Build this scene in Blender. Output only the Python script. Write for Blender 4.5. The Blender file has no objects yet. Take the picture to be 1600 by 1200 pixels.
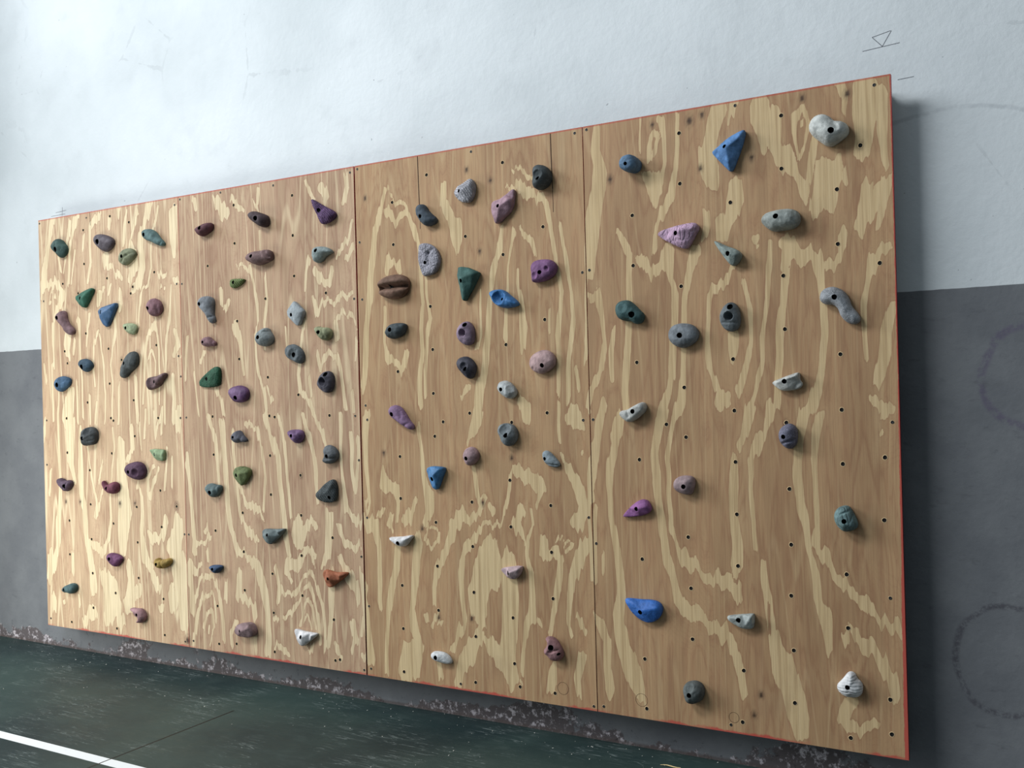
import bpy, bmesh, math, random
import numpy as np
from mathutils import Vector, Matrix
from mathutils.geometry import delaunay_2d_cdt
from mathutils import noise as mnoise

scene = bpy.context.scene
C = scene.collection
random.seed(4)

# ------------------------------------------------------------------ camera
ZB = 0.165                 # height of the board's lower edge above the floor
DW = 0.12                  # the wall stands this far behind the board's face (y = 0)
def make_camera():
    yaw, pit, rol = 0.5312, 0.0026, -0.026
    cy, sy, cp, sp, cr, sr = math.cos(yaw), math.sin(yaw), math.cos(pit), math.sin(pit), math.cos(rol), math.sin(rol)
    f = Vector((-sy*cp, cy*cp, sp)); r0 = Vector((cy, sy, 0)); u0 = r0.cross(f)
    r = cr*r0 + sr*u0; u = -sr*r0 + cr*u0
    cam = bpy.data.cameras.new('camera'); o = bpy.data.objects.new('camera', cam); C.objects.link(o)
    M = Matrix((r, u, -f)).transposed().to_4x4(); M.translation = Vector((5.4878, -3.7458, 1.3633+ZB))
    o.matrix_world = M
    cam.sensor_fit = 'HORIZONTAL'; cam.sensor_width = 36.0; cam.lens = 1555.95/1600*36
    cam.clip_start = 0.05; cam.clip_end = 100
    scene.camera = o
make_camera()

# ------------------------------------------------------------------ light and exposure
scene.view_settings.view_transform = 'Standard'
scene.view_settings.look = 'None'
scene.view_settings.gamma = 1.0
scene.view_settings.exposure = 0.0
scene.view_settings.use_curve_mapping = False
w = bpy.data.worlds.new('world'); scene.world = w; w.use_nodes = True
bgn = w.node_tree.nodes['Background']
bgn.inputs[0].default_value = (0.80, 0.92, 1.0, 1); bgn.inputs[1].default_value = 0.27
def area(name, loc, target, sx, sy, power, col):
    l = bpy.data.lights.new(name, 'AREA'); l.shape = 'RECTANGLE'; l.size = sx; l.size_y = sy; l.energy = power; l.color = col
    o = bpy.data.objects.new(name, l); C.objects.link(o); o.location = loc
    o.rotation_euler = (Vector(target)-Vector(loc)).to_track_quat('-Z', 'Y').to_euler()
# daylight from the high windows of the hall, to the left of the board and behind the photographer's left
area('side_window_daylight', (-17.0, -9.0, 10.5), (2.4, 0.1, 1.6), 13.0, 7.0, 3700, (0.94, 0.97, 1.0))
area('high_window_daylight', (0.9, -4.4, 6.1), (2.0, 0.1, 2.4), 2.6, 1.2, 300, (0.94, 0.98, 1.0))
# daylight through the open door low on the left
area('door_daylight', (-0.7, -2.0, 0.7), (0.45, 0.1, 0.65), 0.8, 1.3, 44, (1.0, 1.0, 0.93))

# ------------------------------------------------------------------ helpers
def lin(c):
    return tuple((v/255/12.92 if v/255 <= 0.04045 else ((v/255+0.055)/1.055)**2.4) for v in c) + (1.0,)
class NT:
    def __init__(s, name):
        s.m = bpy.data.materials.new(name); s.m.use_nodes = True; s.t = s.m.node_tree
        s.b = s.t.nodes['Principled BSDF']; s.l = s.t.links
        s.b.inputs['Specular IOR Level'].default_value = 0.3
    def n(s, typ, **k):
        x = s.t.nodes.new(typ)
        for a, v in k.items(): setattr(x, a, v)
        return x
    def put(s, inp, v):
        if isinstance(v, bpy.types.NodeSocket): s.l.new(v, inp)
        else: inp.default_value = v
    def math(s, op, a, b=0.0, c=None, clamp=False):
        x = s.n('ShaderNodeMath', operation=op, use_clamp=clamp); s.put(x.inputs[0], a); s.put(x.inputs[1], b)
        if c is not None: s.put(x.inputs[2], c)
        return x.outputs[0]
    def obj(s, scale=(1, 1, 1), loc=(0, 0, 0), rot=(0, 0, 0)):
        tc = s.n('ShaderNodeTexCoord'); mp = s.n('ShaderNodeMapping')
        mp.inputs['Scale'].default_value = scale; mp.inputs['Location'].default_value = loc; mp.inputs['Rotation'].default_value = rot
        s.l.new(tc.outputs['Object'], mp.inputs[0]); return mp.outputs[0]
    def noise(s, vec, scale=1, detail=4, rough=0.5, dist=0.0):
        x = s.n('ShaderNodeTexNoise'); s.l.new(vec, x.inputs['Vector'])
        x.inputs['Scale'].default_value = scale; x.inputs['Detail'].default_value = detail
        x.inputs['Roughness'].default_value = rough; x.inputs['Distortion'].default_value = dist
        return x.outputs['Fac']
    def mix(s, f, a, b, mode='MIX'):
        x = s.n('ShaderNodeMix', data_type='RGBA', blend_type=mode); s.put(x.inputs[0], f); s.put(x.inputs[6], a); s.put(x.inputs[7], b)
        return x.outputs[2]
    def ramp(s, v, a, b):     # smooth 0..1 between a and b
        x = s.n('ShaderNodeMapRange', interpolation_type='SMOOTHSTEP'); s.put(x.inputs[0], v)
        x.inputs[1].default_value = a; x.inputs[2].default_value = b; return x.outputs[0]
    def xyz(s, vec):
        x = s.n('ShaderNodeSeparateXYZ'); s.l.new(vec, x.inputs[0]); return x.outputs
    def bump(s, h, strength, dist):
        x = s.n('ShaderNodeBump'); x.inputs['Strength'].default_value = strength; x.inputs['Distance'].default_value = dist
        s.put(x.inputs['Height'], h); s.l.new(x.outputs[0], s.b.inputs['Normal'])
    def color(s, v): s.put(s.b.inputs['Base Color'], v)
    def rough(s, v): s.put(s.b.inputs['Roughness'], v)
def link_mesh(name, me, parent=None, loc=None, mats=()):
    o = bpy.data.objects.new(name, me); C.objects.link(o)
    for m in mats: me.materials.append(m)
    if loc is not None: o.location = loc
    if parent: o.parent = parent
    return o
def bm_obj(name, bm, parent=None, loc=None, mats=(), smooth=False):
    me = bpy.data.meshes.new(name); bm.normal_update(); bm.to_mesh(me); bm.free()
    if smooth: me.polygons.foreach_set('use_smooth', [True]*len(me.polygons))
    return link_mesh(name, me, parent, loc, mats)
def add_box(bm, x0, x1, y0, y1, z0, z1, mi=0):
    v = [bm.verts.new(p) for p in ((x0,y0,z0),(x1,y0,z0),(x1,y1,z0),(x0,y1,z0),(x0,y0,z1),(x1,y0,z1),(x1,y1,z1),(x0,y1,z1))]
    for q in ((0,3,2,1),(4,5,6,7),(0,1,5,4),(1,2,6,5),(2,3,7,6),(3,0,4,7)):
        f = bm.faces.new([v[i] for i in q]); f.material_index = mi
def add_strip(bm, pts, wd, y0, y1):
    """a thin raised line on a plane of constant y, through the x,z points"""
    for (xa, za), (xb, zb) in zip(pts[:-1], pts[1:]):
        d = Vector((xb-xa, 0, zb-za)); L = d.length
        if L < 1e-6: continue
        d /= L; n = Vector((-d.z, 0, d.x))*wd/2
        v = []
        for yy in (y0, y1):
            for s, e in ((-1, 0), (1, 0), (1, 1), (-1, 1)):
                p = Vector((xa, yy, za)) if e == 0 else Vector((xb, yy, zb))
                v.append(bm.verts.new(p + n*s))
        for q in ((0,1,2,3),(7,6,5,4),(0,4,5,1),(1,5,6,2),(2,6,7,3),(3,7,4,0)):
            bm.faces.new([v[i] for i in q])
def struct(o): o['kind'] = 'structure'; return o
def tag(o, label, cat, group=None):
    o['label'] = label; o['category'] = cat
    if group: o['group'] = group
    return o
def empty(name, loc=(0, 0, 0)):
    o = bpy.data.objects.new(name, None); C.objects.link(o); o.location = loc; return o

# ------------------------------------------------------------------ wall
PAINT = 1.672 + ZB
def wall_material():
    t = NT('painted_plaster')
    v = t.obj(); x, y, z = t.xyz(v)[0:3]
    big = t.noise(v, 0.9, 5, 0.55); mid = t.noise(v, 5, 6, 0.6); fine = t.noise(v, 60, 5, 0.6)
    white = t.mix(t.ramp(big, 0.3, 0.72), lin((190, 197, 201)), lin((211, 217, 221)))
    white = t.mix(t.math('MULTIPLY', t.ramp(mid, 0.52, 0.75), 0.28), white, lin((182, 188, 192)))
    # dark specks and hairline cracks of the plaster
    vor = t.n('ShaderNodeTexVoronoi', feature='DISTANCE_TO_EDGE'); t.l.new(t.obj((1, 1, 1)), vor.inputs['Vector']); vor.inputs['Scale'].default_value = 1.7
    wob = t.noise(v, 9, 5, 0.6)
    crack = t.ramp(t.math('ADD', vor.outputs['Distance'], t.math('MULTIPLY', t.math('SUBTRACT', wob, 0.5), 0.10)), 0.0035, 0.0)
    crack = t.math('MULTIPLY', crack, t.ramp(t.noise(v, 1.6, 2), 0.5, 0.62))
    white = t.mix(t.math('MULTIPLY', crack, 0.16), white, lin((110, 115, 120)))
    speck = t.ramp(t.noise(v, 34, 2, 0.5), 0.745, 0.77)
    white = t.mix(t.math('MULTIPLY', speck, 0.5), white, lin((95, 98, 104)))
    grey = t.mix(t.ramp(mid, 0.3, 0.7), lin((102, 105, 110)), lin((114, 117, 121)))
    grey = t.mix(t.math('MULTIPLY', t.ramp(t.noise(t.obj((1, 1, 2.5)), 14, 6, 0.7), 0.58, 0.7), 0.25), grey, lin((70, 70, 76)))
    def ring(cx, cz, r, wd, a, b, base, col, amt, sc=30):
        d = t.math('SQRT', t.math('ADD', t.math('POWER', t.math('SUBTRACT', x, cx), 2.0), t.math('POWER', t.math('MULTIPLY', t.math('SUBTRACT', z, cz), b), 2.0)))
        d = t.math('ADD', d, t.math('MULTIPLY', t.math('SUBTRACT', t.noise(v, 5, 3), 0.5), 0.05))
        k = t.ramp(t.math('ABSOLUTE', t.math('SUBTRACT', d, r)), wd, wd*0.2)
        k = t.math('MULTIPLY', k, t.ramp(t.noise(v, sc, 4, 0.7), 0.35, 0.6))
        k = t.math('MULTIPLY', k, a)
        return t.mix(t.math('MULTIPLY', k, amt), base, col)
    up_ = lambda q: q
    grey = ring(5.30, 1.35+ZB, 0.165, 0.022, 1.0, 0.95, grey, lin((84, 72, 100)), 0.5)
    grey = ring(5.20, 0.36+ZB, 0.17, 0.016, 1.0, 0.9, grey, lin((58, 54, 64)), 0.6, 55)
    white = ring(5.05, 1.7+ZB, 0.62, 0.012, t.ramp(z, 2.1+ZB, 2.25+ZB), 1.0, white, lin((150, 156, 162)), 0.35, 10)
    pl = t.math('ADD', z, t.math('MULTIPLY', t.math('SUBTRACT', t.noise(v, 12, 3), 0.5), 0.006))
    col = t.mix(t.ramp(pl, PAINT+0.0015, PAINT-0.0015), white, grey)
    # paint flaking off the foot of the wall
    flake_n = t.noise(t.obj((1, 1, 1)), 16, 9, 0.72)
    patch = t.noise(v, 2.6, 3, 0.5)
    hgt = t.math('ADD', t.math('ADD', 0.09, t.math('MULTIPLY', z, 4.2)), t.math('MULTIPLY', t.math('SUBTRACT', 0.56, patch), 2.0))
    fl = t.ramp(t.math('SUBTRACT', flake_n, hgt), 0.02, 0.09)
    zone = t.ramp(z, 0.17, 0.10)
    fl = t.math('MULTIPLY', fl, zone)
    fcol = t.mix(t.ramp(t.noise(v, 38, 6, 0.7), 0.50, 0.64), lin((88, 82, 84)), lin((190, 184, 190)))
    col = t.mix(fl, col, fcol)
    foot = t.ramp(z, 0.022, 0.006)
    col = t.mix(t.math('MULTIPLY', foot, 0.75), col, lin((78, 68, 66)))
    dk = t.math('MULTIPLY', t.ramp(t.noise(t.obj((1, 1, 1), (3, 0, 1)), 22, 7, 0.75), 0.6, 0.68), t.ramp(z, 0.2, 0.02))
    col = t.mix(t.math('MULTIPLY', dk, 0.7), col, lin((40, 38, 42)))
    t.color(col); t.rough(0.72)
    hb = t.math('ADD', t.math('MULTIPLY', t.noise(v, 26, 5, 0.6), 1.0), t.math('MULTIPLY', fine, 0.25))
    hb = t.math('ADD', hb, t.math('MULTIPLY', fl, 0.6))
    t.bump(hb, 0.32, 0.006)
    return t.m
wmat = wall_material()
bm = bmesh.new(); add_box(bm, -7, 11, DW, DW+0.25, -0.1, 6.5)
wall = struct(bm_obj('wall_back', bm, mats=[wmat]))
# added pier, out of view, to shade the left end of the wall
bm = bmesh.new(); add_box(bm, -1.5, -1.02, -0.34, DW-0.001, 0.0, 6.4)
struct(bm_obj('added_shade_pier', bm, mats=[wmat]))

def flat_mat(name, col, rough=0.8, var=0.12):
    t = NT(name); v = t.obj(); f = t.noise(v, 40, 4)
    c = lin(col); a = tuple(q*(1-var) for q in c[:3])+(1,); b = tuple(min(1, q*(1+var)) for q in c[:3])+(1,)
    t.color(t.mix(f, a, b)); t.rough(rough); return t.m
pencil = flat_mat('pencil_graphite', (95, 98, 106), 0.6)
yw = DW
WM = [[(-0.045, 2.485), (0.09, 2.487)], [(0.0, 2.503), (0.1, 2.508)], [(0.06, 2.478), (0.065, 2.53)],
      [(4.765, 2.575), (4.895, 2.582)], [(4.80, 2.62), (4.835, 2.58)], [(4.80, 2.62), (4.865, 2.632)], [(4.835, 2.58), (4.868, 2.632)],
      [(4.885, 2.448), (4.94, 2.45)], [(4.62, 2.445), (4.62, 2.47)]]
for s in WM:
    bm = bmesh.new(); add_strip(bm, [(a, b+ZB) for a, b in s], 0.0022, yw-0.0004, yw+0.001)
    bm_obj('pencil_mark', bm, parent=wall, mats=[pencil])

# ------------------------------------------------------------------ floor
def floor_material():
    t = NT('green_sealed_floor')
    v = t.obj(); x, y, z = t.xyz(v)[0:3]
    big = t.noise(v, 0.8, 5, 0.55, 0.4); mid = t.noise(t.obj((1.0, 2.2, 1)), 6, 7, 0.68, 0.6)
    col = t.mix(t.ramp(big, 0.35, 0.68), lin((26, 43, 45)), lin((48, 66, 63)))
    col = t.mix(t.math('MULTIPLY', t.ramp(mid, 0.48, 0.85), 0.22), col, lin((96, 110, 106)))
    # fine scratches in several directions
    sc = None
    for i, (rot, thr) in enumerate(((0.3, .010), (1.1, .008), (2.1, .008), (2.7, .010))):
        n = t.noise(t.obj((2.2, 26, 1), (i*3.1, i*1.7, 0), (0, 0, rot)), 1.0, 3, 0.6, 0.2)
        k = t.ramp(t.math('ABSOLUTE', t.math('SUBTRACT', n, 0.5)), thr, 0.0)
        k = t.math('MULTIPLY', k, t.ramp(t.noise(t.obj((1, 1, 1), (i*5, 2, 0)), 3.2, 3), 0.52, 0.66))
        sc = k if sc is None else t.math('MAXIMUM', sc, k)
    col = t.mix(t.math('MULTIPLY', sc, 0.36), col, lin((170, 182, 180)))
    dust = t.math('MULTIPLY', t.ramp(t.noise(v, 55, 4, 0.7), 0.66, 0.74), 0.25)
    col = t.mix(dust, col, lin((150, 160, 155)))
    # cut joint running away from the wall
    j = t.ramp(t.math('ABSOLUTE', t.math('SUBTRACT', x, 1.86)), 0.0058, 0.0045)
    j = t.math('MULTIPLY', j, t.math('GREATER_THAN', -0.30, y))
    col = t.mix(j, col, lin((6, 8, 8)))
    t.color(col)
    t.rough(t.math('ADD', 0.42, t.math('MULTIPLY', mid, 0.28)))
    t.b.inputs['Specular IOR Level'].default_value = 0.35
    t.bump(t.math('SUBTRACT', t.noise(v, 30, 5, 0.6), t.math('MULTIPLY', j, 3)), 0.12, 0.004)
    return t.m
bm = bmesh.new(); add_box(bm, -7, 11, -9, DW, -0.1, 0.0)
struct(bm_obj('floor', bm, mats=[floor_material()]))
def line_material():
    t = NT('white_line_paint'); v = t.obj()
    wn = t.ramp(t.noise(v, 45, 5, 0.7), 0.66, 0.72)
    t.color(t.mix(wn, lin((232, 236, 238)), lin((120, 135, 132)))); t.rough(0.55); return t.m
bm = bmesh.new(); add_box(bm, -6.5, 1.856, -1.052, -0.996, 0.0, 0.0008); add_box(bm, 1.864, 10.5, -1.052, -0.996, 0.0, 0.0008)
o = struct(bm_obj('trim_1', bm, mats=[line_material()])); o['label'] = 'white painted court line on the dark green floor'

HOLDS=[
{"p":[215,2252],"o":[[-67,29],[-41,52],[-6,57],[28,42],[43,25],[67,4],[69,-22],[50,-48],[19,-61],[-5,-50],[-24,-29],[-59,-10],[-73,11]],"H":40,"c":[50,82,78],"n":"dark green rounded hold nearest the top left corner of the board","K":"d","lip":0.35,"k":0.9,"h":[[-8,-9,13.6]],"t":"grain","r":0.75,"s":1,"a":[-8,-9],"f":[["r",16,32,33,11,20.7,8]]},
{"p":[615,2249],"o":[[-75,25],[-65,46],[-27,49],[28,36],[74,17],[90,-6],[72,-37],[25,-59],[-3,-52],[-48,-23],[-71,3]],"H":45,"c":[88,78,88],"n":"mauve grey smooth hold in the top row, second from the left","K":"d","lip":0.35,"k":0.9,"h":[[-19,1,13.6]],"t":"grain","r":0.6,"s":1,"a":[-19,1]},
{"p":[809,2151],"o":[[-61,1],[-44,29],[-7,44],[38,41],[66,25],[76,4],[44,-26],[-11,-52],[-37,-43],[-64,-23]],"H":40,"c":[118,124,94],"n":"olive shell shaped hold with a curved groove, near the top of the leftmost panel","K":"d","lip":0.35,"k":0.9,"h":[[-14,0,8.8]],"t":"grain","r":0.75,"s":1,"a":[-14,0],"f":[["r",-26,-28,21,4,7.3,-7],["r",21,4,83,16,7.3,-7]]},
{"p":[1035,2232],"o":[[-92,36],[-78,52],[-34,54],[8,38],[37,9],[49,-7],[74,-24],[85,-43],[69,-52],[31,-44],[-11,-22],[-54,-9],[-84,12]],"H":40,"c":[82,114,114],"n":"teal fish shaped hold pointing down right at the top of the leftmost panel","K":"d","lip":0.35,"k":0.9,"h":[[-55,21,10.0]],"t":"grain","r":0.75,"s":1,"a":[-8,17],"f":[["r",59,-42,81,-15,5.7,-8]]},
{"p":[434,1945],"o":[[-79,11],[-39,24],[9,39],[67,50],[81,40],[66,13],[36,-22],[6,-60],[-18,-55],[-51,-32],[-77,-8]],"H":45,"c":[36,100,78],"n":"green triangular hold with pitted ridge on the leftmost panel","K":"f","lip":0.35,"k":0.9,"h":[[-19,-4,9.3]],"t":"grain","r":0.75,"s":0,"a":[-19,-4],"ct":[[23,-3,1],[79,33,0.7]]},
{"p":[631,1835],"o":[[-81,24],[-50,41],[16,52],[80,61],[80,41],[50,-5],[7,-66],[-9,-72],[-30,-58],[-61,-17]],"H":45,"c":[42,90,138],"n":"blue smooth triangular hold on the leftmost panel","K":"f","lip":0.35,"k":0.9,"h":[[-36,14,10.6]],"t":"grain","r":0.5,"s":0,"a":[-36,14],"ct":[[-7,3,1],[57,36,0.65]]},
{"p":[1027,1849],"o":[[-51,8],[-46,34],[-10,53],[24,45],[49,25],[61,-2],[51,-30],[20,-49],[-14,-47],[-35,-31],[-47,-7]],"H":50,"c":[132,90,100],"n":"mauve pink round hold right of the blue triangular one on the leftmost panel","K":"d","lip":0.35,"k":0.9,"h":[[-17,-4,9.2]],"t":"grain","r":0.75,"s":1,"a":[-17,-4],"f":[["r",43,39,40,-48,10.0,-6]]},
{"p":[254,1807],"o":[[-75,37],[-61,58],[-35,73],[-5,71],[7,48],[12,16],[36,-13],[69,-34],[80,-53],[68,-71],[38,-74],[5,-56],[-19,-23],[-48,1],[-72,21]],"H":45,"c":[128,96,102],"n":"mauve bone shaped hold by the left edge of the board","K":"s","lip":0.35,"k":0.9,"h":[[-39,31,10.3]],"t":"grain","r":0.75,"s":1,"a":[-39,31]},
{"p":[825,1745],"o":[[-67,27],[-24,31],[30,25],[51,9],[48,-18],[27,-39],[-13,-30],[-52,-4]],"H":30,"c":[146,160,120],"n":"pale lime small hold below the blue triangular one on the leftmost panel","K":"d","lip":0.35,"k":0.9,"h":[[-22,3,8.1]],"t":"grain","r":0.75,"s":1,"a":[-22,3]},
{"p":[427,1553],"o":[[-59,9],[-45,30],[-11,37],[27,31],[55,11],[62,-10],[39,-31],[7,-44],[-23,-26],[-51,-7]],"H":40,"c":[46,74,96],"n":"dark blue heart shaped hold on the leftmost panel","K":"d","lip":0.35,"k":0.9,"h":[[-6,-11,12.4]],"t":"grain","r":0.75,"s":1,"a":[-6,-11]},
{"p":[805,1538],"o":[[-72,-55],[-66,-25],[-52,11],[-23,46],[14,74],[50,78],[71,60],[76,30],[64,-5],[28,-28],[-9,-48],[-27,-68],[-55,-70]],"H":45,"c":[72,80,82],"n":"long dark grey upright hold in the middle of the leftmost panel","K":"d","lip":0.35,"k":0.9,"h":[[-12,13,8.8]],"t":"grain","r":0.75,"s":1,"a":[29,2]},
{"p":[215,1451],"o":[[-75,-2],[-64,23],[-23,42],[22,41],[66,29],[72,7],[54,-17],[19,-36],[-16,-52],[-56,-37]],"H":40,"c":[56,94,130],"n":"blue hold with a curved groove by the left edge of the board","K":"d","lip":0.35,"k":0.9,"h":[[-22,-8,12.8]],"t":"grain","r":0.75,"s":1,"a":[-22,-8],"f":[["r",-10,32,34,15,7.2,-6],["r",34,15,78,14,7.2,-6]]},
{"p":[1024,1445],"o":[[-70,-3],[-61,17],[-26,25],[9,24],[43,35],[73,45],[86,34],[72,17],[46,-9],[19,-32],[-20,-43],[-46,-51],[-59,-39],[-67,-21]],"H":45,"c":[112,84,88],"n":"brown mauve horn shaped hold with a round dish, right side of the leftmost panel","K":"d","lip":0.35,"k":0.9,"h":[[1,-3,9.3]],"t":"grain","r":0.75,"s":1,"a":[1,-3],"f":[["k",-10,-3,30.0,22],["r",46,-6,94,28,11.4,6]]},
{"p":[442,1137],"o":[[-50,24],[-40,42],[-6,53],[28,57],[60,45],[76,18],[67,-19],[43,-47],[0,-48],[-29,-54],[-48,-44],[-47,-23],[-54,-4]],"H":55,"c":[66,72,76],"n":"dark grey skull like hold with an upper pocket on the leftmost panel","K":"d","lip":0.35,"k":0.9,"h":[[-10,-8,10.0]],"t":"grain","r":0.75,"s":1,"a":[-10,-8],"f":[["k",18,32,23.1,25],["r",11,-27,97,-15,6.9,-6],["r",2,-9,60,16,7.7,5]]},
{"p":[1030,1039],"o":[[-78,26],[-34,31],[43,27],[48,14],[45,-21],[32,-34],[-11,-31],[-45,-11]],"H":30,"c":[130,156,114],"n":"pale green wedge hold on the lower right of the leftmost panel","K":"f","lip":0.35,"k":0.9,"h":[[-25,3,8.6]],"t":"grain","r":0.75,"s":0,"a":[-25,3],"ct":[[-4,5,1],[43,3,0.9]]},
{"p":[843,949],"o":[[-87,8],[-68,32],[-28,45],[17,50],[52,40],[73,17],[79,-7],[63,-34],[36,-52],[-4,-50],[-53,-34],[-79,-13]],"H":50,"c":[82,48,76],"n":"dark purple hold with a round pocket on the leftmost panel","K":"d","lip":0.35,"k":0.9,"h":[[-27,-7,8.8]],"t":"grain","r":0.75,"s":1,"a":[-27,-7],"f":[["k",24,-9,20.5,22],["r",10,26,59,33,10.3,6]]},
{"p":[209,857],"o":[[-71,18],[-56,31],[-21,32],[9,17],[44,24],[71,12],[62,-13],[36,-39],[6,-45],[-23,-28],[-57,-7]],"H":40,"c":[92,70,92],"n":"small dusky purple two lobed hold by the left edge of the board","K":"d","lip":0.35,"k":0.9,"h":[[25,-13,11.2]],"t":"grain","r":0.75,"s":1,"a":[25,-13],"f":[["r",38,6,15,-23,8.0,-10]]},
{"p":[617,855],"o":[[-71,15],[-59,31],[-43,22],[-30,7],[-6,8],[17,23],[50,25],[72,13],[76,-11],[56,-36],[19,-45],[-27,-36],[-54,-15]],"H":40,"c":[112,46,68],"n":"crimson curled hold on the lower half of the leftmost panel","K":"s","lip":0.35,"k":0.9,"h":[[-10,-12,9.8]],"t":"grain","r":0.75,"s":1,"a":[55,-7]},
{"p":[639,439],"o":[[-60,20],[-34,35],[7,33],[53,23],[70,7],[51,-16],[18,-43],[-9,-38],[-41,-19],[-57,-2]],"H":40,"c":[108,54,98],"n":"magenta purple hold between the crimson curled one and the board bottom","K":"d","lip":0.35,"k":0.9,"h":[[-14,4,9.0]],"t":"grain","r":0.75,"s":1,"a":[-14,4],"f":[["r",-4,35,35,-35,9.0,-4]]},
{"p":[1041,448],"o":[[-51,2],[-46,20],[-28,22],[-20,12],[23,18],[57,28],[74,13],[56,-12],[21,-26],[-5,-35],[-34,-30],[-48,-13]],"H":45,"c":[158,126,50],"n":"ochre yellow hold on the lower right of the leftmost panel","K":"d","lip":0.35,"k":0.9,"h":[[-19,-8,7.8]],"t":"grain","r":0.75,"s":1,"a":[-19,-8],"f":[["r",6,14,13,-23,8.5,-8]]},
{"p":[233,239],"o":[[-68,-9],[-55,7],[-14,23],[26,35],[55,29],[64,11],[53,-12],[13,-31],[-16,-24],[-56,-27]],"H":40,"c":[62,94,98],"n":"small teal hold at the bottom left corner of the board","K":"d","lip":0.35,"k":0.9,"h":[[-33,-5,8.0]],"t":"grain","r":0.75,"s":1,"a":[37,8]},
{"p":[832,140],"o":[[-65,30],[-47,36],[-11,35],[20,38],[46,25],[61,3],[57,-18],[35,-38],[8,-45],[-19,-41],[-1,-30],[13,-14],[-18,-8],[-26,10],[-52,17]],"H":40,"c":[158,116,122],"n":"pink claw shaped hold at the bottom of the leftmost panel","K":"s","lip":0.35,"k":0.8,"h":[[14,6,8.1]],"t":"grain","r":0.75,"s":1,"a":[14,6]},
{"p":[1435,2237],"o":[[-71,6],[-37,20],[12,31],[50,32],[57,10],[44,-12],[10,-26],[-21,-36],[-43,-24]],"H":50,"c":[92,48,58],"n":"small maroon wedge hold at the top left of the second panel","K":"d","lip":0.35,"k":0.9,"h":[[-5,6,9.7]],"t":"grain","r":0.75,"s":1,"a":[-5,6]},
{"p":[1833,2251],"o":[[-72,23],[-57,39],[-30,42],[5,28],[44,15],[57,-1],[57,-27],[46,-45],[20,-47],[-15,-25],[-54,-2]],"H":60,"c":[68,52,58],"n":"dark maroon brown hold at the top middle of the second panel","K":"d","lip":0.35,"k":0.9,"h":[[10,-4,10.6]],"t":"grain","r":0.75,"s":1,"a":[10,-4]},
{"p":[2250,2239],"o":[[-73,68],[-63,70],[-24,47],[24,20],[72,-4],[81,-21],[67,-41],[30,-56],[-3,-60],[-15,-48],[-34,-11],[-61,36]],"H":45,"c":[88,54,104],"n":"purple ribbed triangular hold at the top right of the second panel","K":"f","lip":0.35,"k":0.9,"h":[[-18,9,9.3]],"t":"ribs","r":0.75,"s":1,"a":[-18,9],"ct":[[18,-13,1],[-33,42,0.5],[58,-30,0.8]]},
{"p":[1829,2055],"o":[[-89,4],[-70,25],[-25,33],[20,30],[46,36],[77,25],[82,5],[80,-20],[44,-30],[4,-40],[-23,-38],[-62,-21],[-84,-9]],"H":60,"c":[124,94,94],"n":"brown mauve long hold with a ribbed knob at its right end","K":"d","lip":0.35,"k":0.9,"h":[[-22,4,8.4]],"t":"grain","r":0.75,"s":1,"a":[-22,4],"f":[["r",54,22,73,-6,6.8,-12],["r",73,-6,98,-18,6.1,-8]]},
{"p":[2238,2035],"o":[[-56,17],[-43,35],[-10,38],[31,30],[63,13],[66,0],[42,-4],[21,-12],[4,-29],[-21,-44],[-45,-34],[-53,-11]],"H":50,"c":[132,148,148],"n":"pale grey green hooked hold below the purple ribbed triangle","K":"s","lip":0.35,"k":0.9,"h":[[-13,16,8.5]],"t":"grain","r":0.75,"s":1,"a":[-13,16]},
{"p":[1647,1937],"o":[[-42,15],[-29,24],[67,18],[57,4],[29,-14],[-3,-26],[-36,-19],[-42,-2]],"H":30,"c":[108,130,68],"n":"small moss green striped wedge hold on the second panel","K":"f","lip":0.35,"k":0.9,"h":[[-4,4,7.8]],"t":"ribs","r":0.75,"s":1,"a":[-4,4],"ct":[[5,4,1],[47,9,0.7]]},
{"p":[1444,1813],"o":[[-65,33],[-55,60],[-21,73],[27,64],[41,43],[36,10],[33,-24],[47,-51],[39,-73],[22,-76],[2,-52],[-10,-25],[-38,1],[-59,16]],"H":50,"c":[120,126,134],"n":"grey tadpole shaped hold with tail down on the second panel","K":"s","lip":0.35,"k":0.8,"h":[[-32,29,8.9]],"t":"grain","r":0.75,"s":1,"a":[-32,29],"f":[["r",18,-44,59,-38,6.4,-10],["r",39,62,48,35,8.0,-6]]},
{"p":[2060,1756],"o":[[-56,15],[-11,60],[-3,57],[53,11],[50,-11],[18,-63],[2,-58],[-52,-11]],"H":35,"c":[152,162,168],"n":"pale grey angular diamond shaped hold on the second panel","K":"f","lip":0.5,"k":0.9,"h":[[-20,-7,8.1]],"t":"grain","r":0.75,"s":0,"a":[-20,-7],"ct":[[0,17,1],[42,2,0.85],[7,-34,0.8]]},
{"p":[2235,1652],"o":[[-53,25],[-28,32],[-12,23],[33,23],[53,2],[43,-29],[19,-43],[-14,-32],[-41,0]],"H":50,"c":[140,146,108],"n":"pale olive hold with a beak left of the seam of the second panel","K":"d","lip":0.35,"k":0.9,"h":[[-5,0,8.5]],"t":"grain","r":0.75,"s":1,"a":[-5,0],"f":[["r",10,16,25,-22,8.5,-6]]},
{"p":[1850,1646],"o":[[-57,-1],[-42,28],[-15,44],[16,49],[33,27],[52,1],[46,-25],[22,-43],[-9,-47],[-44,-34]],"H":60,"c":[126,136,138],"n":"grey round hold with a dark fin on top in the middle of the second panel","K":"d","lip":0.35,"k":0.9,"h":[[-12,0,9.1]],"t":"grain","r":0.75,"s":1,"a":[-12,0],"f":[["r",12,28,56,22,6.0,-10]]},
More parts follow.
